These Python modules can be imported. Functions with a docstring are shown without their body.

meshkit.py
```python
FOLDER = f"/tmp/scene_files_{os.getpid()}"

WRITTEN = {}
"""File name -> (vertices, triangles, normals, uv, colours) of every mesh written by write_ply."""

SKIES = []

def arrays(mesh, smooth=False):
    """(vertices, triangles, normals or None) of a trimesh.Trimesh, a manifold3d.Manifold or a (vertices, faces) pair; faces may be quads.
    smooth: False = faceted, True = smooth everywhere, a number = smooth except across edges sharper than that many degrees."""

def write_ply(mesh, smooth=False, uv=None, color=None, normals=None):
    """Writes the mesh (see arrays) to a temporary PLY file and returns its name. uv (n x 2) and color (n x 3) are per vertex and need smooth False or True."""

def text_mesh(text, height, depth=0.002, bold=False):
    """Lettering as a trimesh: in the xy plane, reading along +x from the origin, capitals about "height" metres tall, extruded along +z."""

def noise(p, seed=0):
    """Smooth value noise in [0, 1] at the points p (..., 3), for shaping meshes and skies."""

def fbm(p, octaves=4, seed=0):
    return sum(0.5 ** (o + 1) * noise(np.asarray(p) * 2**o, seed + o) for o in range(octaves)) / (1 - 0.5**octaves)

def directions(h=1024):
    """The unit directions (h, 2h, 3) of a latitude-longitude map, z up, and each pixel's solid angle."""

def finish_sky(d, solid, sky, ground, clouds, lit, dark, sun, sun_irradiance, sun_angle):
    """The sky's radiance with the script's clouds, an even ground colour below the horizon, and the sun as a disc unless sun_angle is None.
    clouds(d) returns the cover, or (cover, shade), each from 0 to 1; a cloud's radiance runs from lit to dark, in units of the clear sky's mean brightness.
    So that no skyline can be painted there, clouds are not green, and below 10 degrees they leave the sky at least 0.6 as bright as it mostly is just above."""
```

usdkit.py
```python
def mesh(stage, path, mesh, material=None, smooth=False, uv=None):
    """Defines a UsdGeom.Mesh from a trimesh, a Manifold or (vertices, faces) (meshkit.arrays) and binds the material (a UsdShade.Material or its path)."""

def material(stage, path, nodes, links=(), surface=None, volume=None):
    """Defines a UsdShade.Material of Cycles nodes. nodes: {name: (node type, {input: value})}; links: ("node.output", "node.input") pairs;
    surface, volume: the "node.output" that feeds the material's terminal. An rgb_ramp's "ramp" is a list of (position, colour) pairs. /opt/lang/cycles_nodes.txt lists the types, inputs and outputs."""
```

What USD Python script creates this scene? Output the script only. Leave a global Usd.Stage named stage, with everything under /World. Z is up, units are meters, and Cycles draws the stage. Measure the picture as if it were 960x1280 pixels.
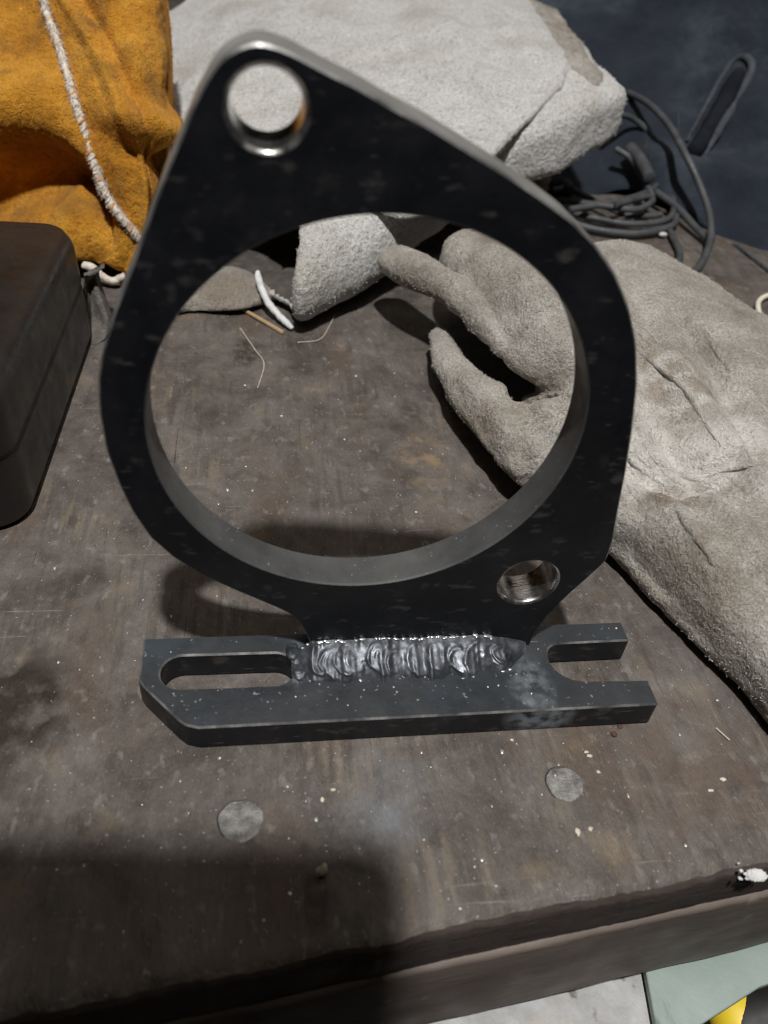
import math, random
import numpy as np, trimesh, usdkit, meshkit
from pxr import Usd, UsdGeom, UsdLux, UsdShade, Gf, Sdf, Vt
from shapely.geometry import Polygon, Point
from scipy.interpolate import RBFInterpolator
from scipy.ndimage import zoom, gaussian_filter

stage = Usd.Stage.CreateInMemory()
UsdGeom.SetStageUpAxis(stage, 'Z'); UsdGeom.SetStageMetersPerUnit(stage, 1.0)
UsdGeom.Xform.Define(stage, '/World'); UsdGeom.Scope.Define(stage, '/World/Looks')
MM = 0.001
rng = np.random.default_rng(7); random.seed(7)

# ------------------------------------------------------------------ camera, lamps, exposure
CAM_O = np.array((-25.705988, -149.614995, 194.128976)); CAM_F = np.array((0.151292, 0.744396, -0.650374)); CAM_R = np.array((0.988409, -0.122298, 0.089948)); CAM_U = np.array((0.012582, 0.656444, 0.754270))
cam = UsdGeom.Camera.Define(stage, '/World/camera')
m4 = np.eye(4); m4[0, :3] = CAM_R; m4[1, :3] = CAM_U; m4[2, :3] = -CAM_F; m4[3, :3] = CAM_O * MM
cam.AddTransformOp().Set(Gf.Matrix4d(*m4.ravel().tolist()))
cam.CreateHorizontalApertureAttr(36.0); cam.CreateVerticalApertureAttr(48.0)
cam.CreateFocalLengthAttr(36.0 * 1009.039 / 960.0)
cam.CreateClippingRangeAttr((0.01, 50.0))
cam.CreateFStopAttr(18.0); cam.CreateFocusDistanceAttr(0.272)
cam.CreateExposureAttr(0.0)

def aim(x, pos, to):
    pos, to = np.array(pos, float), np.array(to, float)
    z = pos - to; z /= np.linalg.norm(z); a = np.cross([0, 1, 0.01], z); a /= np.linalg.norm(a); b = np.cross(z, a)
    m = np.eye(4); m[0, :3] = a; m[1, :3] = b; m[2, :3] = z; m[3, :3] = pos * MM
    x.AddTransformOp().Set(Gf.Matrix4d(*m.ravel().tolist()))
lamp = UsdLux.DiskLight.Define(stage, '/World/workshop_lamp')          # the bright lamp overhead, a little towards the camera
lamp.CreateRadiusAttr(0.036); lamp.CreateIntensityAttr(2520.0); lamp.CreateColorAttr(Gf.Vec3f(1.0, 0.98, 0.945))
aim(lamp, (-80, -465, 1500), (0, 60, 0))
ceil = UsdLux.RectLight.Define(stage, '/World/ceiling_glow')            # the dim light of the room's ceiling
ceil.CreateWidthAttr(2.6); ceil.CreateHeightAttr(2.6); ceil.CreateIntensityAttr(0.76); ceil.CreateColorAttr(Gf.Vec3f(1.0, 0.90, 0.80))
aim(ceil, (300, 500, 2300), (0, 100, 0))

# ------------------------------------------------------------------ helpers
used = {}
def path_for(name, parent):
    base = (parent.GetPath().pathString if parent else '/World') + '/' + name
    n = used.get(base, 0); used[base] = n + 1
    return base if n == 0 else f'{base}_{n:03d}'
def tag(p, label=None, cat=None, group=None, kind=None):
    for k, v in (('label', label), ('category', cat), ('group', group), ('kind', kind)):
        if v: p.SetCustomDataByKey(k, v)
    return p
def thing(name, label, cat, loc=(0, 0, 0), group=None):
    x = UsdGeom.Xform.Define(stage, path_for(name, None)); x.AddTranslateOp().Set(Gf.Vec3d(*[float(c) * MM for c in loc]))
    p = x.GetPrim(); 
    LOC[p.GetPath()] = np.array(loc, float)
    return tag(p, label, cat, group)
LOC = {}
def part(name, mesh, mat, parent=None, smooth=35):
    v, f, _ = meshkit.arrays(mesh, False)
    off = np.zeros(3)
    q = parent
    while q is not None and q.GetPath() != Sdf.Path('/World'):
        off = off + LOC.get(q.GetPath(), 0); q = q.GetParent() if q.GetParent().GetPath() != Sdf.Path('/World') else None
    t = trimesh.Trimesh((v - off) * MM, f, process=False)
    return usdkit.mesh(stage, path_for(name, parent), t, mat, smooth=smooth).GetPrim()
def cat(*ms): return trimesh.util.concatenate([trimesh.Trimesh(*meshkit.arrays(m, False)[:2], process=False) for m in ms])
def chaikin(p, n=2, closed=True):
    p = np.asarray(p, float)
    for _ in range(n):
        q = np.roll(p, -1, 0) if closed else p[1:]
        a = p if closed else p[:-1]
        r = np.empty((2 * len(a), p.shape[1])); r[0::2] = .75 * a + .25 * q; r[1::2] = .25 * a + .75 * q
        p = r if closed else np.vstack([p[:1], r, p[-1:]])
    return p
def resample(p, step, closed=True):
    p = np.asarray(p, float)
    if closed: p = np.vstack([p, p[:1]])
    s = np.r_[0, np.cumsum(np.linalg.norm(np.diff(p, axis=0), axis=1))]
    n = max(3, int(round(s[-1] / step)))
    t = np.linspace(0, s[-1], n + 1)[: n if closed else n + 1]
    return np.stack([np.interp(t, s, p[:, k]) for k in range(p.shape[1])], 1)
def spline(p, n):
    p = np.asarray(p, float); k = len(p)
    pp = np.vstack([2 * p[0] - p[1], p, 2 * p[-1] - p[-2]])
    t = np.linspace(0, k - 1 - 1e-9, n); i = t.astype(int); t = (t - i)[:, None]
    a, b, c, d = pp[i], pp[i + 1], pp[i + 2], pp[i + 3]
    return .5 * (2 * b + (c - a) * t + (2 * a - 5 * b + 4 * c - d) * t**2 + (3 * b - a - 3 * c + d) * t**3)
def tube(path, rad, k=10, caps=True):
    path = np.asarray(path, float); n = len(path); rad = np.broadcast_to(rad, n)
    tg = np.gradient(path, axis=0); tg /= np.linalg.norm(tg, axis=1)[:, None] + 1e-12
    up = np.array([0, 0, 1.]) if abs(tg[0, 2]) < .9 else np.array([1., 0, 0])
    a = np.cross(tg[0], up); a /= np.linalg.norm(a); A = []
    for t in tg:
        a = a - t * (a @ t); a /= np.linalg.norm(a); A.append(a)
    A = np.array(A); B = np.cross(tg, A); th = np.arange(k) / k * 2 * np.pi
    v = (path[:, None] + rad[:, None, None] * (np.cos(th)[None, :, None] * A[:, None] + np.sin(th)[None, :, None] * B[:, None])).reshape(-1, 3)
    i, j = np.meshgrid(np.arange(n - 1), np.arange(k), indexing='ij'); j2 = (j + 1) % k
    f = np.stack([i * k + j, i * k + j2, (i + 1) * k + j2, (i + 1) * k + j], -1).reshape(-1, 4)
    f = np.vstack([f[:, [0, 1, 2]], f[:, [0, 2, 3]]])
    if caps:
        c0, c1 = len(v), len(v) + 1; v = np.vstack([v, path[:1] - tg[:1] * rad[0] * .4, path[-1:] + tg[-1:] * rad[-1] * .4])
        jj = np.arange(k); f = np.vstack([f, np.stack([np.full(k, c0), (jj + 1) % k, jj], 1), np.stack([np.full(k, c1), (n - 1) * k + jj, (n - 1) * k + (jj + 1) % k], 1)])
    f = f[:, ::-1] if trimesh.Trimesh(v, f, process=False).volume < 0 else f
    return trimesh.Trimesh(v, f, process=False)
def grid_faces(n, m):
    i, j = np.meshgrid(np.arange(n - 1), np.arange(m - 1), indexing='ij'); a = (i * m + j).ravel()
    return np.vstack([np.stack([a, a + 1, a + m + 1], 1), np.stack([a, a + m + 1, a + m], 1)])
def loop_normals(p):
    e = np.roll(p, -1, 0) - np.roll(p, 1, 0); n = np.stack([e[:, 1], -e[:, 0]], 1); return n / (np.linalg.norm(n, axis=1)[:, None] + 1e-9)
def ccw(p, want=True):
    p = np.asarray(p, float); a = np.sum(p[:, 0] * np.roll(p[:, 1], -1) - np.roll(p[:, 0], -1) * p[:, 1])
    return p if (a > 0) == want else p[::-1]
def prism(outer, holes, depth, bev, to3):
    """Caps, bevel strips and one wall per loop of a bevelled plate. to3(p2, d) places a 2D point at depth d."""
    loops = [ccw(outer, True)] + [ccw(h, False) for h in holes]
    ins = [l - loop_normals(l) * bev for l in loops]
    vv, ff = trimesh.creation.triangulate_polygon(Polygon(ins[0], ins[1:]), engine='earcut')
    fr, bk = to3(vv, 0 * vv[:, 0]), to3(vv, 0 * vv[:, 0] + depth)
    caps = trimesh.Trimesh(np.vstack([fr, bk]), np.vstack([ff, ff[:, ::-1] + len(vv)]), process=False)
    def strip(a, da, b, db):
        n = len(a); v = np.vstack([to3(a, np.full(n, da)), to3(b, np.full(n, db))]); i = np.arange(n); j = (i + 1) % n
        return trimesh.Trimesh(v, np.vstack([np.stack([i, j, j + n], 1), np.stack([i, j + n, i + n], 1)]), process=False)
    bevels = [cat(strip(a, 0, l, bev), strip(l, depth - bev, a, depth)) for a, l in zip(ins, loops)]
    walls = [strip(l, bev, l, depth - bev) for l in loops]
    return caps, bevels, walls
def blob(c, r, seed=0, sub=1, squash=(1, 1, 1), rough=.35):
    s = trimesh.creation.icosphere(subdivisions=sub); v = s.vertices * (1 - rough + 2 * rough * meshkit.noise(s.vertices * 1.7 + seed * 9.1, seed)[:, None])
    return trimesh.Trimesh(v * np.array(squash) * r + np.array(c), s.faces, process=False)

# signed distance fields and their mesh (surface nets)
def seg2(X, Y, poly):
    P = np.asarray(poly, float)[:, :2]; Q = np.roll(P, -1, 0); d = np.full(X.shape, 1e9); inside = np.zeros(X.shape, bool)
    for (ax, ay), (bx, by) in zip(P, Q):
        ex, ey = bx - ax, by - ay; t = np.clip(((X - ax) * ex + (Y - ay) * ey) / (ex * ex + ey * ey + 1e-9), 0, 1)
        d = np.minimum(d, np.hypot(X - ax - t * ex, Y - ay - t * ey))
        c = (ay > Y) != (by > Y)
        with np.errstate(all='ignore'): inside ^= c & (X < (bx - ax) * (Y - ay) / (by - ay + 1e-12) + ax)
    return np.where(inside, -d, d)
def line2(X, Y, pts):
    P = np.asarray(pts, float)[:, :2]; d = np.full(X.shape, 1e9)
    for (ax, ay), (bx, by) in zip(P[:-1], P[1:]):
        ex, ey = bx - ax, by - ay; t = np.clip(((X - ax) * ex + (Y - ay) * ey) / (ex * ex + ey * ey + 1e-9), 0, 1)
        d = np.minimum(d, np.hypot(X - ax - t * ex, Y - ay - t * ey))
    return d
def chain(G, pts, rad, flat=1.0):
    X, Y, Z = G; out = np.full(np.broadcast_shapes(X.shape, Y.shape, Z.shape), 1e9); pts = np.asarray(pts, float)
    for (a, ra), (b, rb) in zip(zip(pts[:-1], rad[:-1]), zip(pts[1:], rad[1:])):
        e = b - a; t = np.clip(((X - a[0]) * e[0] + (Y - a[1]) * e[1] + (Z - a[2]) * e[2]) / (e @ e), 0, 1)
        out = np.minimum(out, np.sqrt((X - a[0] - t * e[0])**2 + (Y - a[1] - t * e[1])**2 + ((Z - a[2] - t * e[2]) / flat)**2) - ra - t * (rb - ra))
    return out
def plane_fit(pts):
    P = np.asarray(pts, float); return RBFInterpolator(P[:, :2] / 100, P[:, 2], kernel='thin_plate_spline', smoothing=1e-3)
def field(fn, X, Y): return fn(np.stack([X.ravel(), Y.ravel()], 1) / 100).reshape(X.shape)
def slab(s2, zc, T, r, Z):
    """Rounded slab: 2D distance s2, centre height zc, half thickness T, edge radius r."""
    a = np.maximum(s2[..., None] + r, 0); b = np.maximum(np.abs(Z - zc[..., None]) - (T[..., None] if np.ndim(T) else T) + r, 0)
    return np.hypot(a, b) - r + np.minimum(np.maximum(s2[..., None] + r, np.abs(Z - zc[..., None]) - T + r), 0)
def smin(a, b, k):
    h = np.clip(.5 + .5 * (b - a) / k, 0, 1); return b * (1 - h) + a * h - k * h * (1 - h)
def axes(lo, hi, h):
    ax = [np.arange(l, u + h, h) for l, u in zip(lo, hi)]
    X2, Y2 = np.meshgrid(ax[0], ax[1], indexing='ij')
    return ax, X2, Y2, (X2[..., None], Y2[..., None], ax[2][None, None, :])
def nets(F, lo, h):
    s = F < 0; n = np.array(F.shape) - 1
    acc = np.zeros((*n, 3)); cnt = np.zeros(n)
    corners = [(a, b, c) for a in (0, 1) for b in (0, 1) for c in (0, 1)]
    sl = lambda c: F[c[0]:n[0] + c[0], c[1]:n[1] + c[1], c[2]:n[2] + c[2]]
    for c in corners:
        for k in range(3):
            if c[k] == 0:
                d = list(c); d[k] = 1; A, B = sl(c), sl(d); cr = (A < 0) != (B < 0)
                t = np.where(cr, A / np.where(cr, A - B, 1), 0)
                for q in range(3): acc[..., q] += np.where(cr, c[q] + (t if q == k else 0), 0)
                cnt += cr
    ids = np.full(n, -1); on = cnt > 0; ids[on] = np.arange(on.sum())
    v = (acc[on] / cnt[on][:, None] + np.argwhere(on)) * h + np.array(lo)
    fs = []
    for k in range(3):
        a = np.moveaxis(s, k, 0); g = np.moveaxis(ids, k, 0)
        cr = a[:-1, 1:-1, 1:-1] != a[1:, 1:-1, 1:-1]; flip = a[:-1, 1:-1, 1:-1]
        q = np.stack([g[:, :-1, :-1], g[:, 1:, :-1], g[:, 1:, 1:], g[:, :-1, 1:]], -1)
        qq, fl = q[cr], flip[cr]
        fs.append(np.where((fl ^ (k == 1))[:, None], qq, qq[:, ::-1]))
    f = np.vstack(fs); f = f[(f >= 0).all(1)]
    m = trimesh.Trimesh(v, np.vstack([f[:, [0, 1, 2]], f[:, [0, 2, 3]]]), process=False)
    if m.volume < 0: m.invert()
    return m
def rough_up(m, amps, seed=0, flat_bottom=None):
    n = m.vertex_normals; v = m.vertices.copy(); d = 0
    for a, s in amps: d = d + a * (meshkit.fbm(v / s + seed, 3, seed) - .5) * 2
    return trimesh.Trimesh(v + n * np.asarray(d)[:, None], m.faces, process=False)
def patch(rows, nu, nv, bumps=None, amps=(), seed=0, back=(0, 60, 0), round_=.12):
    """A cushion-like body whose front is a smooth sheet through a grid of points and whose back lies behind it."""
    C = np.array(rows, float)
    from scipy.interpolate import RectBivariateSpline
    a, b = np.linspace(0, 1, C.shape[0]), np.linspace(0, 1, C.shape[1]); ka, kb = min(3, len(a) - 1), min(3, len(b) - 1)
    V, U = np.linspace(0, 1, nv), np.linspace(0, 1, nu)
    S = np.stack([RectBivariateSpline(a, b, C[..., k], kx=ka, ky=kb)(V, U) for k in range(3)], -1)
    du, dv = np.gradient(S, axis=1), np.gradient(S, axis=0); N = np.cross(du, dv); N /= np.linalg.norm(N, axis=-1)[..., None] + 1e-9
    if (N[..., 1].mean() > 0): N = -N
    UU, VV = np.meshgrid(U, V); d = np.zeros(UU.shape)
    if bumps is not None: d = d + bumps(UU, VV, S)
    for amp, s in amps: d = d + amp * (meshkit.fbm(S / s + seed, 3, seed) - .5) * 2
    F = S + N * d[..., None]
    e = np.minimum(np.minimum(UU, 1 - UU), np.minimum(VV, 1 - VV)) / round_; e = np.clip(e, 0, 1); w = np.sqrt(1 - (1 - e)**2)
    F = F + np.array([0, 1., 0]) * ((1 - w) * back[1] * .25)[..., None]
    B = S + np.array(back, float) * (.25 + .75 * w)[..., None]
    f = grid_faces(nv, nu); v = np.vstack([F.reshape(-1, 3), B.reshape(-1, 3)]); k = nu * nv
    idx = np.arange(k).reshape(nv, nu); ring = np.r_[idx[0, :-1], idx[:-1, -1], idx[-1, :0:-1], idx[:0:-1, 0]]; r2 = np.roll(ring, -1)
    f = np.vstack([f, f[:, ::-1] + k, np.stack([ring, ring + k, r2 + k], 1), np.stack([ring, r2 + k, r2], 1)])
    m = trimesh.Trimesh(v, f, process=False)
    if m.volume < 0: m.invert()
    return m, F, N

# ------------------------------------------------------------------ materials (the things' own colours, a few with light or shade painted in)
def MAT(name, nodes, links, surface='p.BSDF'):
    base = {'tc': ('texture_coordinate', {}), **nodes}
    return usdkit.material(stage, '/World/Looks/' + name, base, links, surface=surface)
def surf(name, stops, scale, rough, bump=(), spec=.5, metal=0., extra=None, detail=6, nrough=.6, mapping=None, sheen=0., distortion=0., rough_var=.12, sheen_tint=(1, 1, 1)):
    """Noise-ramped colour, noisy roughness and a chain of bumps. bump: (scale, distance in metres, detail). extra: (kind, scale, threshold ramp, colour) overlays."""
    nd = {'n': ('noise_texture', {'scale': scale, 'detail': detail, 'roughness': nrough, 'distortion': distortion}),
          'r': ('rgb_ramp', {'ramp': stops}), 'nr': ('noise_texture', {'scale': scale * 2.3, 'detail': 4.}),
          'mr': ('map_range', {'from_min': .3, 'from_max': .7, 'to_min': max(rough - rough_var, .05), 'to_max': min(rough + rough_var, 1)}),
          'p': ('principled_bsdf', {'metallic': metal, 'specular_ior_level': spec, 'sheen_weight': sheen, 'sheen_roughness': .4, 'sheen_tint': sheen_tint})}
    src = 'tc.object'; L = []
    if mapping: nd['mp'] = ('mapping', {'scale': mapping}); L.append(('tc.object', 'mp.vector')); src = 'mp.vector'
    L += [(src, 'n.vector'), ('n.fac', 'r.fac'), ('tc.object', 'nr.vector'), ('nr.fac', 'mr.value'), ('mr.result', 'p.roughness')]
    col = 'r.color'
    for i, (kind, sc, ramp, colour, mp, *mask) in enumerate(extra or []):
        nd[f'e{i}'] = (kind, {'scale': sc, **({'detail': 5.} if kind == 'noise_texture' else {})}); nd[f'er{i}'] = ('rgb_ramp', {'ramp': ramp}); nd[f'em{i}'] = ('mix_color', {'b': colour})
        s2 = 'tc.object'
        if mp: nd[f'emp{i}'] = ('mapping', {'scale': mp[0], 'location': mp[1]}); L.append(('tc.object', f'emp{i}.vector')); s2 = f'emp{i}.vector'
        L += [(s2, f'e{i}.vector'), (f'e{i}.' + ('distance' if kind == 'voronoi_texture' else 'fac'), f'er{i}.fac'), (col, f'em{i}.a')]
        if mask:
            k, *a = mask[0]; nd[f'ek{i}'] = ('math', {'math_type': 'multiply'}); L.append((f'er{i}.color', f'ek{i}.value1'))
            if k == 'spot':                                                   # a stain with a place of its own: centre and radii in metres
                c_, r_ = np.array(a[0], float), np.broadcast_to(a[1], 3)
                nd[f'eg{i}'] = ('gradient_texture', {'gradient_type': 'spherical'}); nd[f'ex{i}'] = ('mapping', {'scale': tuple(1 / r_), 'location': tuple(-c_ / r_)})
                L += [('tc.object', f'ex{i}.vector'), (f'ex{i}.vector', f'eg{i}.vector')]; src2 = f'eg{i}.fac'
                nd[f'eq{i}'] = ('map_range', {'from_min': 0., 'from_max': .5, 'to_min': 0., 'to_max': 1., 'clamp': True})
            else:
                nd[f'eg{i}'] = ('noise_texture', {'scale': a[0], 'detail': 3.}); L.append(('tc.object', f'eg{i}.vector')); src2 = f'eg{i}.fac'
                nd[f'eq{i}'] = ('map_range', {'from_min': a[1], 'from_max': a[2], 'to_min': 0., 'to_max': 1., 'clamp': True})
            L += [(src2, f'eq{i}.value'), (f'eq{i}.result', f'ek{i}.value2'), (f'ek{i}.value', f'em{i}.fac')]
        else: L.append((f'er{i}.color', f'em{i}.fac'))
        col = f'em{i}.result'
    L.append((col, 'p.base_color')); last = None
    for i, (sc, dist, det, mp) in enumerate(bump):
        nd[f'b{i}'] = ('noise_texture', {'scale': sc, 'detail': det, 'roughness': .65}); nd[f'bm{i}'] = ('bump', {'strength': 1., 'distance': dist})
        s2 = 'tc.object'
        if mp: nd[f'bmp{i}'] = ('mapping', {'scale': mp}); L.append(('tc.object', f'bmp{i}.vector')); s2 = f'bmp{i}.vector'
        L += [(s2, f'b{i}.vector'), (f'b{i}.fac', f'bm{i}.height')]
        if last: L.append((last, f'bm{i}.normal'))
        last = f'bm{i}.normal'
    if last: L.append((last, 'p.normal'))
    return MAT(name, nd, L)
B0, W1 = (0, 0, 0), (1, 1, 1)
def g(v, t=(1, 1, 1)): return tuple(v * c for c in t)
steel = surf('mill_scale_steel', [(.3, (.0052, .0058, .0078)), (.55, (.0095, .0103, .0128)), (.8, (.019, .0192, .0215))], 55, .40, [(900, .00006, 4, None), (160, .00012, 3, None)], spec=.34,
    extra=[('noise_texture', 120, [(.60, B0), (.71, g(.5))], (.088, .080, .076), ((1, 1, 2.2), (3, 1, 2))),
           ('noise_texture', 60, [(.66, B0), (.75, g(.35))], (.10, .060, .050), ((1, 1, 1.6), (.2, .5, .1))),
           ('noise_texture', 420, [(.68, B0), (.74, g(.6))], (.14, .14, .14), ((.35, 1, 3), (1, 4, 2))),
           ('noise_texture', 260, [(.36, B0), (.58, g(.75))], (.20, .225, .25), None, ('spot', (.052, -.0233, .006), (.012, .008, .009))),
           ('noise_texture', 200, [(.56, B0), (.70, g(.45))], (.075, .071, .069), None, ('noise', 34, .52, .64))])
steel_flat = surf('mill_scale_steel_dusty_lit', [(.3, (.013, .016, .020)), (.55, (.022, .026, .031)), (.8, (.038, .041, .045))], 60, .42, [(900, .00006, 4, None), (160, .00012, 3, None)], spec=.5,  # same mill scale made lighter: the bar top's lit look is in the colour
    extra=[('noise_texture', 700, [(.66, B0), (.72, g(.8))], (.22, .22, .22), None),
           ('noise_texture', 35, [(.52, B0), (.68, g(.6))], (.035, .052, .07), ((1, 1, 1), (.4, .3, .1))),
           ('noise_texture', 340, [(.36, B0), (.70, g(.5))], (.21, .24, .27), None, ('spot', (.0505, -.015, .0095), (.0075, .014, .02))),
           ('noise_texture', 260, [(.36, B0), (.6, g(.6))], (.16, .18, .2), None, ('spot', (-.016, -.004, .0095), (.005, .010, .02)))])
cut = surf('sawn_steel_edge', [(.3, (.06, .062, .063)), (.6, (.092, .094, .094)), (.8, (.14, .14, .137))], 70, .48, [(500, .00008, 4, (6, 1, 1))], spec=.6, metal=.35,
    extra=[('noise_texture', 900, [(.67, B0), (.71, g(.6))], (.36, .36, .35), None)])
rim = surf('ground_steel_rim', [(.3, (.13, .128, .12)), (.6, (.20, .197, .188)), (.8, (.28, .275, .26))], 60, .45, [(500, .00006, 4, None)], spec=.6, metal=.15)
bright = surf('bare_drilled_steel', [(.3, (.22, .21, .20)), (.6, (.42, .41, .40)), (.8, (.6, .6, .59))], 200, .27, [(300, .0001, 3, (1, 5, 1))], metal=.95)
worn = surf('worn_steel_corner', [(.32, (.06, .062, .064)), (.48, (.17, .17, .17)), (.7, (.34, .34, .33))], 120, .38, [(700, .00006, 3, None)], metal=.6)
weldm = surf('weld_metal', [(.3, (.032, .036, .043)), (.52, (.08, .087, .10)), (.72, (.25, .267, .295))], 120, .44, [(900, .0001, 4, None)], metal=.6, rough_var=.16)
glint = surf('bright_weld_toe', [(.3, (.5, .52, .55)), (.7, (.8, .82, .85))], 300, .25, metal=.7)
slag = surf('weld_soot', [(.3, (.02, .022, .026)), (.6, (.05, .055, .06)), (.8, (.2, .21, .23))], 300, .5, [(900, .00015, 5, None)], metal=.3)
spat = surf('spatter_metal', [(.4, (.3, .3, .29)), (.7, (.62, .62, .6))], 300, .35, metal=.5)
wood = surf('worn_bench_top', [(.30, (.043, .035, .031)), (.45, (.087, .0755, .068)), (.58, (.120, .106, .097)), (.75, (.167, .152, .141))], 30, .58,
    [(1400, .0005, 4, (1, .25, 1)), (220, .0013, 5, (1, .35, 1)), (36, .0016, 3, None)], spec=.35, nrough=.75, distortion=.5,
    extra=[('noise_texture', 300, [(.50, B0), (.62, g(.5))], (.045, .036, .032), ((1, .10, 1), (.2, .3, 0)), ('noise', 18, .42, .62)),
           ('noise_texture', 420, [(.50, B0), (.62, g(.4))], (.21, .17, .12), ((1, .09, 1), (5.1, 2.2, 0)), ('noise', 24, .50, .66)),
           ('noise_texture', 34, [(.54, B0), (.70, g(.7))], (.085, .060, .045), ((1, .5, 1), (1.3, 7.2, 0))),
           ('noise_texture', 150, [(.57, B0), (.70, g(.5))], (.040, .034, .030), ((1, .6, 1), (4.3, 1.7, 0))),
           ('noise_texture', 260, [(.60, B0), (.70, g(.45))], (.23, .215, .20), ((1, .6, 1), (9.3, 1.2, 0))),
           ('noise_texture', 900, [(.66, B0), (.72, g(.75))], (.36, .34, .31), None),
           ('noise_texture', 620, [(.66, B0), (.70, g(.55))], (.26, .245, .225), ((.04, 1, 1), (3, 8, 0)), ('noise', 35, .48, .6)),
           ('noise_texture', 700, [(.66, B0), (.70, g(.7))], (.03, .025, .022), ((1, .03, 1), (1, 6, 0)), ('noise', 30, .47, .6)),
           ('noise_texture', 60, [(.52, B0), (.68, g(.4))], (.22, .16, .09), None, ('noise', 40, .52, .62)),
           ('noise_texture', 40, [(.35, B0), (.62, g(.75))], (.17, .18, .195), None, ('spot', np.array((3.19, -41.75, 0.00)) * MM, (.022, .016, .02))),
           ('noise_texture', 70, [(.36, B0), (.50, g(.95))], (.022, .016, .012), None, ('spot', np.array((-94.09, -7.30, 0.00)) * MM, (.022, .026, .02))),
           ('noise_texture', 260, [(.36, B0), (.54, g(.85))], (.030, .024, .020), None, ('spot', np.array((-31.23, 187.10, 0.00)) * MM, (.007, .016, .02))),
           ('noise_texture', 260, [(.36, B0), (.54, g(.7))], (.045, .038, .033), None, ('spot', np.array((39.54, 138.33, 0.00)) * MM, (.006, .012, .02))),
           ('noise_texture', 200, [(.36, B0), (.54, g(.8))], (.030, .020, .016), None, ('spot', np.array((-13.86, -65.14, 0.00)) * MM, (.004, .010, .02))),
           ('noise_texture', 300, [(.48, B0), (.60, g(.4))], (.20, .165, .12), ((1, .1, 1), (2, 1, 0)), ('spot', np.array((-1.75, -27.13, 0.00)) * MM, (.016, .018, .02))),
           ('noise_texture', 300, [(.48, B0), (.60, g(.35))], (.20, .165, .12), ((1, .1, 1), (7, 1, 0)), ('spot', np.array((17.63, -67.78, 0.00)) * MM, (.020, .022, .02))),
           ('noise_texture', 120, [(.46, B0), (.60, g(.55))], (.24, .17, .10), None, ('spot', np.array((39.64, 104.08, 0.00)) * MM, (.012, .020, .02))),
           ('noise_texture', 90, [(.38, B0), (.6, g(.6))], (.10, .072, .055), None, ('spot', np.array((89.81, -38.26, 0.00)) * MM, (.035, .030, .02)))])
wood_edge = surf('bench_board_edge', [(.3, (.044, .033, .029)), (.6, (.076, .060, .053)), (.85, (.13, .11, .098))], 40, .62, [(300, .0006, 5, (.2, .2, 1)), (60, .001, 4, None)], spec=.35, mapping=(.35, .35, 1.6))
wood_beam = surf('bench_beam_wood', [(.3, (.075, .058, .05)), (.55, (.125, .10, .086)), (.8, (.18, .15, .13))], 36, .55, [(300, .0004, 5, (.2, .2, 1))], spec=.4, mapping=(.3, .3, 2.2),
    extra=[('noise_texture', 160, [(.66, B0), (.72, g(.6))], (.22, .19, .17), None)])
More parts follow.
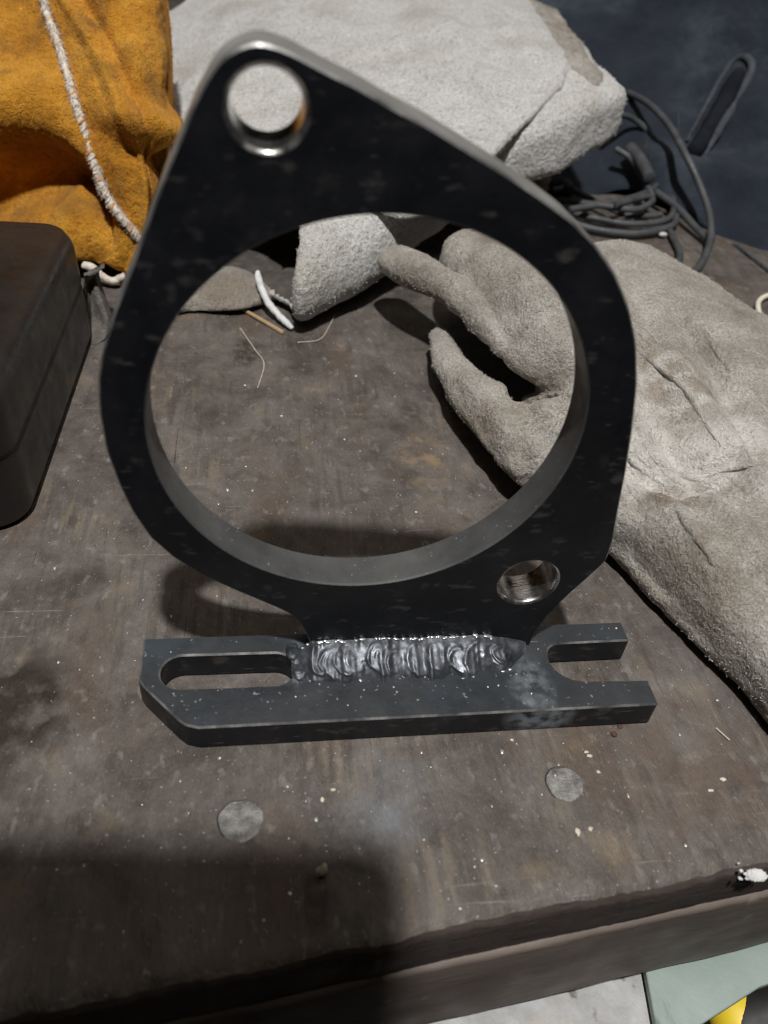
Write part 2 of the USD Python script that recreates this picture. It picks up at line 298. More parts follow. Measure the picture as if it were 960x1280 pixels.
suede = surf('grey_suede', [(.25, (.27, .24, .205)), (.42, (.43, .40, .36)), (.58, (.57, .545, .505)), (.8, (.71, .69, .655))], 34, .92, [(1500, .0012, 4, None), (520, .0038, 4, None), (90, .0016, 3, None)], spec=.1, nrough=.7, sheen=.1,
    extra=[('noise_texture', 1300, [(.46, B0), (.62, g(.5))], (.22, .195, .165), None),
           ('noise_texture', 17, [(.54, B0), (.7, g(.55))], (.24, .18, .125), ((1, 1, 1), (2, 5, 1))),
           ('noise_texture', 90, [(.30, B0), (.60, g(.8))], (.82, .80, .77), None, ('spot', (np.array((124.98, 78.82, 32.00)) - (150, 110, 0)) * MM, (.055, .05, .06))),
           ('noise_texture', 120, [(.38, B0), (.58, g(.7))], (.30, .24, .18), None, ('spot', (np.array((132.68, 101.71, 42.00)) - (150, 110, 0)) * MM, (.022, .035, .04))),
           ('noise_texture', 150, [(.36, B0), (.56, g(.8))], (.25, .20, .15), None, ('spot', (np.array((113.55, 46.02, 34.00)) - (150, 110, 0)) * MM, (.016, .012, .03))),
           ('noise_texture', 120, [(.40, B0), (.58, g(.6))], (.30, .25, .20), None, ('spot', (np.array((111.88, 13.76, 30.00)) - (150, 110, 0)) * MM, (.03, .02, .03))),
           ('noise_texture', 150, [(.30, B0), (.56, g(.7))], (.20, .165, .13), None, ('spot', (np.array((45.79, 187.95, 30.00)) - (150, 110, 0)) * MM, (.022, .03, .02)))])
suede_w = surf('pale_suede', [(.25, (.60, .595, .58)), (.5, (.79, .788, .78)), (.8, (.88, .88, .88))], 40, .92, [(1300, .0012, 4, None), (420, .004, 4, None), (90, .0016, 3, None)], spec=.12, nrough=.7, sheen=.25,
    extra=[('noise_texture', 1000, [(.48, B0), (.63, g(.5))], (.32, .30, .27), None),
           ('noise_texture', 420, [(.56, B0), (.66, g(.55))], (.34, .32, .29), None),
           ('noise_texture', 22, [(.52, B0), (.68, g(.45))], (.44, .40, .32), ((1, 1, 1), (4, 2, 1)))])
shaded_lining = surf('shaded_glove_lining', [(.3, (.05, .045, .04)), (.7, (.10, .09, .08))], 200, .95, [(900, .0004, 3, None)], spec=.1)  # cuff's inside; the hollow's shade is put into this dark colour
whitecut = surf('white_leather_edge', [(.3, (.5, .5, .5)), (.7, (.7, .71, .73))], 300, .9, [(1200, .0004, 3, None)], spec=.1)
orange = surf('orange_suede', [(.25, (.22, .09, .010)), (.42, (.48, .20, .018)), (.58, (.66, .31, .035)), (.8, (.76, .42, .07))], 26, .9, [(1200, .001, 4, None), (300, .002, 4, None), (70, .003, 3, None)], spec=.12, sheen=.2, nrough=.68, sheen_tint=(1, .75, .4),
    extra=[('noise_texture', 60, [(.50, B0), (.68, g(.7))], (.22, .11, .028), ((1, 1, .6), (2, 1, 4)))])
greyedge = surf('grey_leather_edge', [(.3, (.06, .055, .05)), (.55, (.13, .12, .11)), (.75, (.24, .225, .21))], 90, .9, [(900, .001, 4, None)], spec=.1)
piping = surf('white_piping', [(.3, (.42, .36, .29)), (.6, (.66, .61, .55)), (.8, (.75, .72, .69))], 350, .9, [(900, .0005, 3, None)], spec=.1)
orange_thread = surf('orange_thread', [(.3, (.5, .22, .08)), (.7, (.62, .36, .2))], 300, .9, spec=.1)
plastic = surf('black_plastic_case', [(.3, (.0095, .0088, .0088)), (.6, (.016, .0148, .0146)), (.8, (.027, .0255, .025))], 45, .34, [(1100, .00015, 4, None), (150, .0003, 3, None)], spec=.45, rough_var=.12)
rubber = surf('cable_rubber', [(.3, (.038, .040, .045)), (.7, (.08, .084, .09))], 90, .5, [(900, .0002, 3, None)], spec=.4)
bagm = surf('dark_blue_cloth', [(.3, (.010, .0135, .020)), (.48, (.018, .024, .035)), (.60, (.042, .052, .067)), (.75, (.10, .112, .128))], 11, .85, [(1600, .0005, 3, None), (60, .002, 4, None)], spec=.2, nrough=.65, sheen=.12)
strapc = surf('dark_strap_cloth', [(.3, (.006, .007, .010)), (.7, (.015, .017, .023))], 60, .9, spec=.1)
strapm = surf('grey_dusty_piping', [(.3, (.03, .035, .044)), (.7, (.07, .077, .09))], 60, .85, [(900, .0004, 3, None)], spec=.2)
nailm = surf('nail_head_steel', [(.3, (.10, .097, .092)), (.5, (.22, .215, .205)), (.75, (.36, .355, .34))], 260, .5, [(500, .0007, 3, (1, 4, 1)), (420, .0005, 3, (4, .8, 1))], metal=.2, spec=.5,
    extra=[('noise_texture', 330, [(.54, B0), (.66, g(.4))], (.07, .062, .055), None)])
whitep = surf('chipped_white_paint', [(.3, (.24, .24, .24)), (.6, (.38, .38, .385)), (.8, (.47, .47, .48))], 70, .6, [(200, .0005, 4, None)],
    extra=[('noise_texture', 85, [(.60, B0), (.66, g(.95))], (.12, .10, .085), None), ('noise_texture', 30, [(.58, B0), (.7, g(.6))], (.34, .29, .22), None)])
teal = surf('pale_green_paint', [(.3, (.21, .265, .245)), (.6, (.265, .32, .30)), (.8, (.31, .37, .35))], 30, .5, [(300, .0002, 3, None)],
    extra=[('noise_texture', 40, [(.64, B0), (.68, g(.9))], (.06, .08, .07), ((1, .3, 1), (6, 3, 0)))])
tealedge = surf('dark_green_edge', [(.3, (.03, .05, .045)), (.7, (.07, .10, .09))], 60, .6)
yellow = surf('yellow_plastic', [(.3, (.62, .46, .02)), (.7, (.75, .56, .03))], 40, .45)
blackm = surf('black_rubber_and_nail_shade', [(.3, (.010, .010, .010)), (.7, (.02, .02, .02))], 40, .6)  # rubber parts, and the painted shade beside the nail heads
chipm = surf('pale_wood_chip', [(.3, (.38, .33, .26)), (.7, (.58, .53, .46))], 400, .8)
strawm = surf('tan_splinter', [(.3, (.30, .20, .11)), (.7, (.42, .30, .18))], 300, .8)
fluffm = surf('white_flake', [(.3, (.36, .36, .36)), (.7, (.62, .62, .62))], 300, .8)
cordm = surf('cream_cord', [(.3, (.60, .54, .43)), (.7, (.72, .67, .57))], 200, .6)
redm = surf('rust_crumb', [(.3, (.05, .022, .016)), (.7, (.10, .045, .032))], 300, .8)
phonem = surf('phone_shell', [(.3, (.012, .012, .013)), (.7, (.02, .02, .022))], 40, .35)
floorm = surf('dark_floor', [(.3, (.02, .018, .017)), (.7, (.05, .045, .04))], 20, .85, [(100, .001, 4, None)])

nap_grey = surf('grey_suede_nap', [(.25, (.34, .30, .25)), (.42, (.58, .54, .475)), (.58, (.72, .68, .63)), (.8, (.84, .82, .78))], 34, .95, spec=.05, nrough=.7,
    extra=[('noise_texture', 17, [(.54, B0), (.7, g(.6))], (.36, .27, .19), ((1, 1, 1), (2, 5, 1))), ('noise_texture', 520, [(.50, B0), (.62, g(.5))], (.28, .25, .21), None)])
nap_pale = surf('pale_suede_nap', [(.25, (.62, .61, .59)), (.5, (.82, .82, .81)), (.8, (.9, .9, .9))], 40, .95, spec=.05, nrough=.7,
    extra=[('noise_texture', 22, [(.56, B0), (.7, g(.5))], (.56, .50, .39), ((1, 1, 1), (4, 2, 1))), ('noise_texture', 480, [(.50, B0), (.62, g(.5))], (.36, .34, .30), None)])
# ------------------------------------------------------------------ setting: the floor under the bench
fl = trimesh.creation.box([3000, 3000, 20]); fl.apply_translation([0, 400, -860])
tag(part('floor', fl, floorm), kind='structure')

# ------------------------------------------------------------------ workbench
E0, E1 = np.array((-80.30, -83.67, 0.00))[:2], np.array((103.47, -63.86, 0.00))[:2]
E0, E1 = E0 + (.35, -2.6), E1 + (.35, -2.6)
ed = (E1 - E0) / np.linalg.norm(E1 - E0); en = np.array([ed[1], -ed[0]])       # along the front edge, and outwards
bench = thing('workbench', 'dark worn wooden workbench top that carries the welded bracket', 'workbench')
def frame_pt(s, out, z): p = E0 + ed * s + en * out; return np.array([*np.atleast_1d(p), z])
S = np.r_[np.linspace(-260, -40, 45), np.linspace(-38, 260, 400), np.linspace(264, 460, 40)]
prof = [(-1150, 0), (-160, 0), (-60, 0), (-20, 0), (-10, 0), (-6, -.05), (-4, -.2), (-2.4, -.6), (-1.2, -1.4), (-.4, -2.6), (0, -4), (.2, -7), (.1, -11), (0, -15), (-.3, -19)]
V = np.array([[frame_pt(s, o, z) for o, z in prof] for s in S])
ragged = (meshkit.fbm(np.stack([S / 14, 0 * S, 0 * S], 1), 4, 3) - .5) * 2.2 + (meshkit.fbm(np.stack([S / 4, 0 * S, 0 * S + 5], 1), 3, 5) - .5) * 1.2
wgt = np.array([0, 0, 0, .0, .15, .45, .7, .9, 1, 1, 1, .9, .7, .5, .3])
V[..., :2] += (ragged[:, None] * wgt)[..., None] * en
V[..., 2] += (meshkit.fbm(V * np.array([1, 1, .5]) / 9, 3, 9) - .5) * 1.3 * np.array([0, 0, 0, 0, .2, .5, .8, 1, 1, 1, 0, 0, 0, 0, 0])
top = trimesh.Trimesh(V.reshape(-1, 3), grid_faces(*V.shape[:2]), process=False)
if top.face_normals[:, 2].mean() < 0: top.invert()
nprof = 9
topv = V[:, :nprof]; edgev = V[:, nprof - 1:]
def gridmesh(G):
    m = trimesh.Trimesh(G.reshape(-1, 3), grid_faces(*G.shape[:2]), process=False); return m
t1 = gridmesh(topv); t1 = t1 if t1.face_normals[:, 2].mean() > 0 else trimesh.Trimesh(t1.vertices, t1.faces[:, ::-1], process=False)
t2 = gridmesh(edgev); t2 = t2 if (t2.face_normals[:, :2] @ en).mean() > 0 else trimesh.Trimesh(t2.vertices, t2.faces[:, ::-1], process=False)
part('tabletop', t1, wood, bench, smooth=60); part('board_edge', t2, wood_edge, bench, smooth=60)
V2 = np.array([[frame_pt(s, o, z) for o, z in ((-60, -19.2), (-1, -19.2), (.6, -19.8), (1.2, -21), (1.3, -30), (1.2, -45), (1.2, -60), (.6, -63), (-1, -64), (-60, -64))] for s in S[::2]])
V2[..., :2] += ((meshkit.fbm(np.stack([V2[..., 0] / 22, V2[..., 2] / 8, 0 * V2[..., 0]], -1), 3, 12) - .5) * 1.2)[..., None] * en
beam = gridmesh(V2); beam = beam if (beam.face_normals[:, :2] @ en).mean() > 0 else trimesh.Trimesh(beam.vertices, beam.faces[:, ::-1], process=False)
part('beam', beam, wood_beam, bench, smooth=50)
for s in (-240, 420):
    leg = trimesh.creation.box([70, 70, 786]); leg.apply_translation(frame_pt(s, -60, -457)); part('leg', leg, wood_beam, bench)
for k, c in enumerate(((-31.57, -44.92, 0.00), (55.17, -40.78, 0.00))):                       # two dowel-wide nail heads set in the top
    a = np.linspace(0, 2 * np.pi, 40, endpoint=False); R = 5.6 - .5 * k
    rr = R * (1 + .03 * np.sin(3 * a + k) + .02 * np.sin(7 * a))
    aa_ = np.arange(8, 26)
    rings = [np.stack([c[0] + rr * q * np.cos(a), c[1] + rr * q * np.sin(a), 0 * a + z], 1) for q, z in ((1.0, -.3), (.99, .12), (.94, .3), (.7, .36), (.35, .38))]
    v = np.vstack(rings + [[[c[0], c[1], .39]]]); n = 40; f = []
    for i in range(4):
        j = np.arange(n); f.append(np.stack([i * n + j, i * n + (j + 1) % n, (i + 1) * n + (j + 1) % n], 1)); f.append(np.stack([i * n + j, (i + 1) * n + (j + 1) % n, (i + 1) * n + j], 1))
    j = np.arange(n); f.append(np.stack([4 * n + j, 4 * n + (j + 1) % n, np.full(n, 5 * n)], 1))
    part('nail_seat_shade', tube(np.stack([c[0] + (rr + .12)[aa_] * np.cos(a[aa_]), c[1] + (rr + .12)[aa_] * np.sin(a[aa_]), 0 * a[aa_] - .12], 1), .28, 8, False), blackm, bench, 60)  # black arc that paints the shade along one side of the nail head
    nl = part('nail_head', trimesh.Trimesh(v, np.vstack(f), process=False), nailm, bench)

# ------------------------------------------------------------------ things under the bench edge
WB = np.array([(5.28, -76.09, -72.00), (7.10, -60.37, -72.00), (91.82, -61.17, -72.00), (92.38, -72.08, -72.00), (88.75, -86.29, -72.00)])
def board(P, z0, z1, mat, name, parent, bev=.8):
    P2 = resample(np.asarray(P)[:, :2], 4); caps, bv, wl = prism(P2, [], z1 - z0, bev, lambda p, d: np.c_[p, z1 - d]); m = cat(caps, *bv, *wl); m.fix_normals(); return part(name, m, mat, parent)
wb = thing('white_board', 'chipped white painted board under the front edge of the workbench', 'board', tuple(WB[0]))
board(np.array([(-33.34, -72.32, -72.00), (-4.16, -49.04, -72.00), (93.15, -57.67, -72.00), (92.63, -72.78, -72.00), (89.34, -90.39, -72.00), (-33.28, -78.18, -72.00)]), -100, -72, whitep, 'panel', wb)
tp = thing('green_panel', 'pale green painted panel under the right end of the bench edge', 'panel', (101.75, -71.96, -67.00))
TP = np.array([(90.38, -63.60, -67.00), (86.60, -87.48, -67.00), (143.17, -93.04, -67.00), (168.87, -50.94, -67.00), (98.95, -52.76, -67.00)])
board(np.array([(90.64, -62.92, -67.00), (87.06, -83.87, -67.00), (95.73, -84.71, -67.00), (112.11, -79.10, -67.00), (124.95, -74.55, -67.00), (141.97, -72.24, -67.00), (156.12, -47.19, -67.00), (93.63, -52.30, -67.00)]), -70, -67, teal, 'face', tp, .3)
ys = thing('yellow_tool', 'small yellow and black tool end at the lower right corner', 'tool', (138.63, -70.85, -110.00))
yb = trimesh.creation.icosphere(subdivisions=3); yb.apply_scale([9, 12, 9]); yb.apply_translation((125.86, -74.76, -92.00)); part('yellow_body', yb, yellow, ys)
kb = trimesh.creation.capsule(30, 11); kb.apply_transform(trimesh.transformations.rotation_matrix(1.2, [0, 1, 0])); kb.apply_translation((142.62, -77.60, -88.00)); part('black_grip', kb, blackm, ys)

# ------------------------------------------------------------------ the welded bracket
TB, TP_ = 9.442, 10.757
br = thing('welded_bracket', 'black steel ring plate welded upright on a slotted base bar', 'bracket')
outl = [(-32.92, 0.00, 159.85), (-31.70, 0.00, 161.34), (-30.24, 0.00, 162.60), (-27.64, 0.00, 164.03), (-25.08, -0.00, 164.66), (-22.51, 0.00, 164.37), (-19.39, 0.00, 163.42), (-13.23, 0.00, 160.85), (-8.54, 0.00, 159.18), (-1.32, 0.00, 155.83), (3.57, 0.00, 154.03), (11.38, 0.00, 150.28), (19.61, 0.00, 146.34), (28.38, 0.00, 141.74), (34.92, 0.00, 138.01), (41.10, 0.00, 133.44), (47.08, 0.00, 127.40), (52.30, 0.00, 120.03), (56.57, 0.00, 111.53), (59.96, 0.00, 101.32), (62.92, 0.00, 87.91), (64.99, 0.00, 75.68), (66.80, 0.00, 62.38), (68.39, 0.00, 52.33), (68.66, 0.00, 44.16), (65.05, 0.00, 37.66), (60.91, 0.00, 30.63), (56.88, 0.00, 22.29), (54.77, 0.00, 15.30), (54.03, 0.00, 7.22),
        (-11.52, 0.00, 11.13), (-12.57, 0.00, 15.44), (-14.52, 0.00, 21.04), (-17.93, 0.00, 26.53), (-23.36, 0.00, 30.33), (-31.94, 0.00, 36.00), (-40.30, 0.00, 42.01), (-47.39, 0.00, 48.84), (-52.37, 0.00, 55.81), (-55.77, 0.00, 64.42), (-57.85, 0.00, 72.98), (-59.32, 0.00, 82.13), (-59.57, 0.00, 91.74), (-58.69, 0.00, 100.70), (-56.87, 0.00, 107.30), (-53.63, 0.00, 115.88), (-49.44, 0.00, 125.10), (-42.62, 0.00, 140.90), (-35.77, 0.00, 155.20)]
outl = np.array(outl)[:, [0, 2]]
outl = np.array(Polygon(outl).buffer(1.6).buffer(-3.2).buffer(1.6).exterior.coords)[:-1]
outl = resample(chaikin(resample(outl, 2.0), 2), .9)
thc = np.linspace(0, 2 * np.pi, 144, endpoint=False)
circ = lambda c, r, n=1: np.stack([c[0] + r * np.cos(thc[::n]), c[1] + r * np.sin(thc[::n])], 1)
HT, HS = (-23.725, 154.603), (47.881, 36.491)
caps, bv, wl = prism(outl, [circ((0, 87.651), 50), circ(HS, 8.287 + .25, 2), circ(HT, 6.712 + .35, 2)], TP_, .45, lambda p, d: np.stack([p[:, 0], d, p[:, 1]], 1))
# prism() puts the cap at depth 0 facing +depth: turn the front to the viewer
def face_out(m): return trimesh.Trimesh(m.vertices, m.faces[:, ::-1], process=False)
up = part('upright_plate', face_out(caps), steel, br)
part('plate_rim', face_out(wl[0]), rim, up, 40); part('worn_corner', face_out(bv[0]), worn, up, 40)
part('bore_wall', face_out(wl[1]), cut, up, 40); part('worn_corner', face_out(bv[1]), cut, up, 40)
for k, (c, r, w, b, cham) in enumerate(((HS, 8.287, wl[2], bv[2], .9), (HT, 6.712, wl[3], bv[3], 1.3))):   # drilled holes with a rounded lip
    ring = []
    r0 = r + (.25, .35)[k]
    for d, q in ((.0, r0 + .45), (.2, r0 + .1), (.5, r0 - .25), (1.0, r0 - .5), (1.8, r0 - .62), (TP_ - .3, r0 - .62), (TP_, r0 + .3)):
        cc = circ(c, q, 2); ring.append(np.stack([cc[:, 0], np.full(len(cc), d), cc[:, 1]], 1))
    G = np.array(ring); G = np.concatenate([G, G[:, :1]], 1); hm = gridmesh(G)
    ctr = np.array([c[0], 5, c[1]])
    if ((hm.triangles_center - ctr) * hm.face_normals * [1, 0, 1]).sum() > 0: hm = face_out(hm)
    tag(part('bolt_hole', hm, bright, up, 50), ('lower right drilled hole with bare metal wall', 'upper drilled hole with bright chamfered lip')[k])
# base bar
def arc(cx, cy, r, a0, a1, n=14): a = np.radians(np.linspace(a0, a1, n)); return [(cx + r * math.cos(t), cy + r * math.sin(t)) for t in a]
X0, X1, Y0, Y1 = -59.3, 86.3, -23.3, 7.9
base = [(X1, Y0), *arc(X1 - 1, .4 - 7.35 - 7.35 - .6, .6, -20, 90, 4)]
base = [(X0, Y1), (X0, -7.0), (-57.7, -9.4), (-48, -20.4), (-46, -22.2), (-42.5, Y0), (X1 - .4, Y0 - .0), (X1, Y0 + .4), (X1 + .2, -14.6), (67, -14.0), (63.8, -13.2), (61.3, -11.6), (59.4, -9.2), (58.5, -6.4), (58.7, -3.6), (59.8, -1.4), (61.6, -.2), (63.5, .1), (85.9, .3), (86.2, .6), (86.2, Y1 - .4), (85.8, Y1)]
def densify(P, step): return resample(P, step)
base = resample(np.array(Polygon(base).buffer(.5).buffer(-1.0).buffer(.5).exterior.coords)[:-1], .8)
sl = np.array(arc(-48, -4.7, 5.75, 90, 270) + arc(-22.3, -5.0, 5.75, -90, 90)); sl = resample(sl, .7)
caps, bv, wl = prism(base, [sl], TB, .5, lambda p, d: np.c_[p, TB - d])
fo = lambda m: m if True else m
def up_out(m, ref=None): return m
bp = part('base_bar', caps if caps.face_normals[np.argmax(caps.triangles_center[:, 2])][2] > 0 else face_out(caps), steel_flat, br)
part('side_face', wl[0], steel, bp, 40); part('worn_corner', bv[0], worn, bp, 40)
part('slot_wall', wl[1], steel, bp, 40); part('worn_corner', bv[1], worn, bp, 40)
# weld bead: overlapping ripples in the corner between plate and bar
ns, na = 420, 44
sx = np.linspace(-16.2, 52.5, ns); a = np.linspace(0, 1, na); SX, A = np.meshgrid(sx, a, indexing='ij')
endf = np.clip(np.minimum((sx + 17.2) / 5.5, (54 - sx) / 15), 0.015, 1)**.6
wob = (meshkit.fbm(np.stack([sx / 5, 0 * sx, 0 * sx], 1), 3, 21) - .5)
up_t = (15.023 - TB) * endf * (1 + .25 * wob); lo_t = 9.994 * endf * (1 + .35 * (meshkit.fbm(np.stack([sx / 4, 0 * sx + 3, 0 * sx], 1), 3, 22) - .5) * 1.6)
ph = (1 - A) * np.pi / 2
bulge = 1 - .16 * np.sin(2 * ph)                                             # fillet slightly flatter than a quarter circle
yy = -(lo_t[:, None] * np.cos(ph)) * bulge; zz = TB + up_t[:, None] * np.sin(ph) * bulge
AY = (A - .5) * 11.5; xi, h, seen = -15.0, np.zeros(SX.shape), np.zeros(SX.shape)
wq = np.random.default_rng(5)
while xi < 46:                                                                # each frozen puddle overlaps the one before it
    cr_, cy_ = wq.uniform(3.3, 5.2), wq.uniform(-1.2, 1.2); dd = np.hypot(SX - xi - cr_ + (meshkit.noise(np.stack([SX, AY, 0 * AY + xi], -1) / 1.6, 3) - .5) * .8, (AY - cy_) * wq.uniform(.85, 1.1))
    ins = dd < cr_; ed_ = cr_ - dd
    hh = wq.uniform(.25, .75) * np.exp(-((ed_ - .45) / wq.uniform(.35, .6))**2) - .28 * np.clip((ed_ - 1) / 3, 0, 1)
    h = np.where(ins & (SX < xi + cr_ * 1.1), hh, h); xi += wq.choice([1.7, 2.1, 2.6, 3.4, 4.6, 6.0])
h = .75 * gaussian_filter(h, (1.8, 1.0)) * np.clip(endf, 0, 1)[:, None]
h *= np.clip(np.sin(np.pi * np.clip(A, .02, .98)) * 2.2, 0, 1) * np.clip((54 - SX) / 9, .15, 1)
h += (meshkit.fbm(np.stack([SX / 2.2, A * 5, 0 * A], -1), 2, 25) - .5) * .45
yy -= h * .75 * np.cos(ph - .0) * .8 + .25 * h; zz += h * .75 * np.sin(ph)
G = np.stack([SX, np.minimum(yy, .2), np.maximum(zz, TB - .2)], -1); wm = gridmesh(G)
if wm.face_normals[:, 2].mean() < 0: wm = face_out(wm)
wd = part('weld_bead', wm, weldm, br, 70)
toe = []
for i in range(95):                                                           # bright beads of frozen metal along both toes of the weld
    k = rng.integers(6, 400); low = i % 3 > 0; q = G[k, 0 if low else -1] if low else G[k, -1]
    if low and sx[k] > 42 or (not low and i % 4): continue
    toe.append(blob(q + (0, -.25 - abs(rng.normal(0, .35)) if low else -.4, .12 if low else rng.normal(0, .3)), rng.uniform(.2, .52), 300 + i, 1, (rng.uniform(1, 2.2), 1, .6), .4))
tag(part('toe_beads', cat(*toe), glint, br, 60), kind='stuff')
# heat-marked lump where the weld wraps round the left end, and soot at the right
wl_ = [blob((-17.2 + .5 * i, 1.2 - 2.1 * i, TB + .5 + .7 * math.sin(i * 1.3 + .6)), 1.9 + .4 * math.sin(i * 2.1), 40 + i, 3, (1, 1.1, .75), .25) for i in range(5)]
part('weld_end', cat(*wl_), weldm, br, 70)
sp = []
for i in range(42):                                                          # weld spatter beads on the bar
    x, y = rng.uniform(-56, 84), rng.uniform(-22.5, 7)
    if i % 3: x, y = rng.normal(15, 24), -lo_t.mean() - abs(rng.normal(0, 3.2))
    if not (X0 + 1 < x < X1 - 1 and Y0 + .6 < y < Y1) or (-54 < x < -16 and -11 < y < 1.3) or (57 < x and -15.5 < y < 1.2) or (y > -1 and -18 < x < 52): continue
    sp.append(blob((x, y, TB + .05), rng.uniform(.12, .42), i, 1, (1, 1, .7)))
tag(part('spatter', cat(*sp), spat, br, 60), kind='stuff')

# ------------------------------------------------------------------ black plastic case on the left
bx = thing('black_case', 'black plastic tool case with rounded corners on the left of the bench', 'case', (-150, 130, 0))
pl = Polygon([(-230, 60), (-104, 64), (-101, 196), (-108, 210), (-230, 214)]).buffer(-13).buffer(13, quad_segs=12)
P = resample(np.array(pl.exterior.coords)[:-1], 2.0); P = ccw(P)
N2 = loop_normals(P); rings = []
for z, off in ((1.2, -1.6), (2.2, -.6), (4, 0), (15, -.2), (26, -.5), (27, -1.2), (28.4, -1.2), (29.2, -.5), (38, -.8), (44, -1.1), (47, -1.9), (49, -3.2), (50.2, -5.4), (50.7, -8), (50.6, -11)):
    rings.append(np.c_[P + N2 * off, np.full(len(P), z)])
G = np.array(rings); G = np.concatenate([G, G[:, :1]], 1); sh = gridmesh(G)
if (sh.face_normals[:, :2] * (sh.triangles_center[:, :2] - [-165, 135])).sum() < 0: sh = face_out(sh)
part('shell', sh, plastic, bx, 40)
vv, ff = trimesh.creation.triangulate_polygon(Polygon(pl.buffer(-10.6)), engine='earcut')
part('lid', trimesh.Trimesh(np.c_[vv, np.full(len(vv), 50.55)], ff if trimesh.Trimesh(np.c_[vv, 0 * vv[:, 0]], ff, process=False).face_normals[0, 2] > 0 else ff[:, ::-1], process=False), plastic, bx)
tt = np.linspace(0, 2 * np.pi, 60)
part('lid_ring', tube(np.stack([-150 + 22 * np.cos(tt), 148 + 30 * np.sin(tt), 0 * tt + 50.6], 1), .7, 6, False), plastic, bx, 60)
# ------------------------------------------------------------------ right-hand grey glove (thumb and finger towards the ring)
g1 = thing('grey_glove', 'grey suede welding glove lying behind and right of the bracket, thumb and finger pointing left', 'glove', (150, 110, 0))
H = 1.5
lo, hi = (20, -150, -2), (330, 300, 66)
ax, X2, Y2, G3 = axes(lo, hi, H)
body = [(88.42, 79.16, 20.00), (87.48, 51.74, 17.00), (96.75, 40.50, 15.00), (107.04, 6.81, 13.00), (118.62, -23.67, 12.00), (126.35, -54.01, 12.00), (149.26, -60.22, 14.00), (247.39, 82.29, 22.00), (233.90, 138.89, 24.00), (216.94, 174.61, 26.00), (204.74, 205.24, 28.00), (186.46, 236.97, 31.00), (171.79, 247.36, 33.00), (153.78, 240.70, 36.00), (124.62, 226.27, 36.00), (107.99, 234.53, 36.00), (90.59, 240.88, 36.00), (68.79, 235.85, 36.00), (61.02, 220.40, 37.00), (62.15, 200.84, 37.00), (74.56, 177.06, 37.00), (84.79, 149.00, 35.00), (89.15, 129.68, 31.00), (90.07, 108.83, 26.00)]
body = np.array(body); bs = chaikin(body[:, :2], 2)
zc = field(plane_fit([(109.43, 227.18, 30.00), (153.33, 230.66, 30.00), (182.99, 225.13, 27.00), (208.76, 157.13, 22.00), (99.78, 136.37, 28.00), (93.49, 86.49, 19.00), (99.79, 46.44, 14.00), (113.89, 16.22, 13.00), (121.71, -18.69, 12.00), (151.75, 85.08, 20.00), (170.25, 26.26, 16.00)]), X2, Y2)
s2 = seg2(X2, Y2, bs)
thick = 10.0 + 6.0 * np.clip(-s2 / 45, 0, 1) + 5 * np.clip((150 - X2) / 70, 0, 1)
ZZ = G3[2]
F = np.hypot(np.maximum(s2[..., None] + 10, 0), np.maximum(np.abs(ZZ - zc[..., None]) - thick[..., None] + 10, 0)) - 10 + np.minimum(np.maximum(s2[..., None] + 10, np.abs(ZZ - zc[..., None]) - thick[..., None] + 10), 0)
idx = chain(G3, [(41.46, 222.29, 31.00), (49.69, 203.87, 34.00), (61.81, 183.52, 35.00), (72.36, 163.15, 34.00), (80.29, 141.31, 32.00), (90.48, 125.11, 30.00)], [9.3, 10.2, 10.0, 9.4, 8.4, 8.0], .78)
F = smin(F, idx, 3.5)
F = smin(F, chain(G3, [(82.16, 189.88, 40.00), (90.30, 151.54, 42.00), (97.50, 125.56, 38.00)], [12, 15, 13]), 12)
F = smin(F, chain(G3, [(84.31, 96.95, 22.00), (88.91, 86.50, 22.00), (96.32, 79.74, 24.00)], [6, 11, 14]), 3)
th_ = chain(G3, [(57.19, 182.26, 13.00), (58.01, 154.75, 14.00), (63.69, 127.63, 15.00), (70.26, 99.67, 17.00), (76.33, 80.20, 17.00), (85.23, 73.38, 17.00)], [6.4, 9.0, 11.2, 12.0, 11.5, 9], .72)
F = smin(F, th_, 2.2)
F = smin(F, chain(G3, [(89.06, 125.30, 12.00), (91.06, 114.96, 15.00), (94.18, 104.94, 18.00)], [6, 9, 12]), 3)
# seams, folds and dents on top
def groove(F, pts, depth, width): return F + 1.75 * depth * np.exp(-(line2(X2, Y2, np.array(pts)) / (1.3 * width))**2)[..., None] * (ZZ > zc[..., None] - 4)
F = groove(F, [(165.55, 149.06, 40.00), (164.08, 124.36, 40.00), (165.65, 88.90, 38.00)], 2.6, 1.8); F = groove(F, [(163.14, 150.39, 40.00), (161.18, 124.26, 40.00), (162.13, 87.21, 38.00)], -2.0, 2.6)
F = groove(F, [(124.97, 127.03, 45.00), (134.35, 101.75, 42.00), (138.30, 67.99, 38.00), (147.78, 49.04, 33.00)], -4, 7); F = groove(F, [(121.81, 114.24, 45.00), (129.09, 93.14, 42.00), (133.67, 67.98, 38.00)], 2.2, 4)
F = groove(F, [(104.67, 65.12, 40.00), (114.52, 49.97, 36.00), (130.09, 52.05, 36.00), (153.67, 60.37, 33.00)], 4.2, 3); F = groove(F, [(107.82, 45.20, 33.00), (113.05, 28.45, 30.00), (115.99, 10.65, 26.00)], -2.0, 3.5); F = groove(F, [(97.84, 60.86, 38.00), (102.79, 45.78, 36.00)], 3, 3)
F = groove(F, [(70.97, 90.32, 40.00), (82.31, 92.65, 40.00), (95.41, 88.46, 38.00)], 3.2, 2.0); F = groove(F, [(69.65, 78.23, 34.00), (74.18, 63.42, 32.00), (74.62, 53.55, 30.00)], 2.6, 1.6)
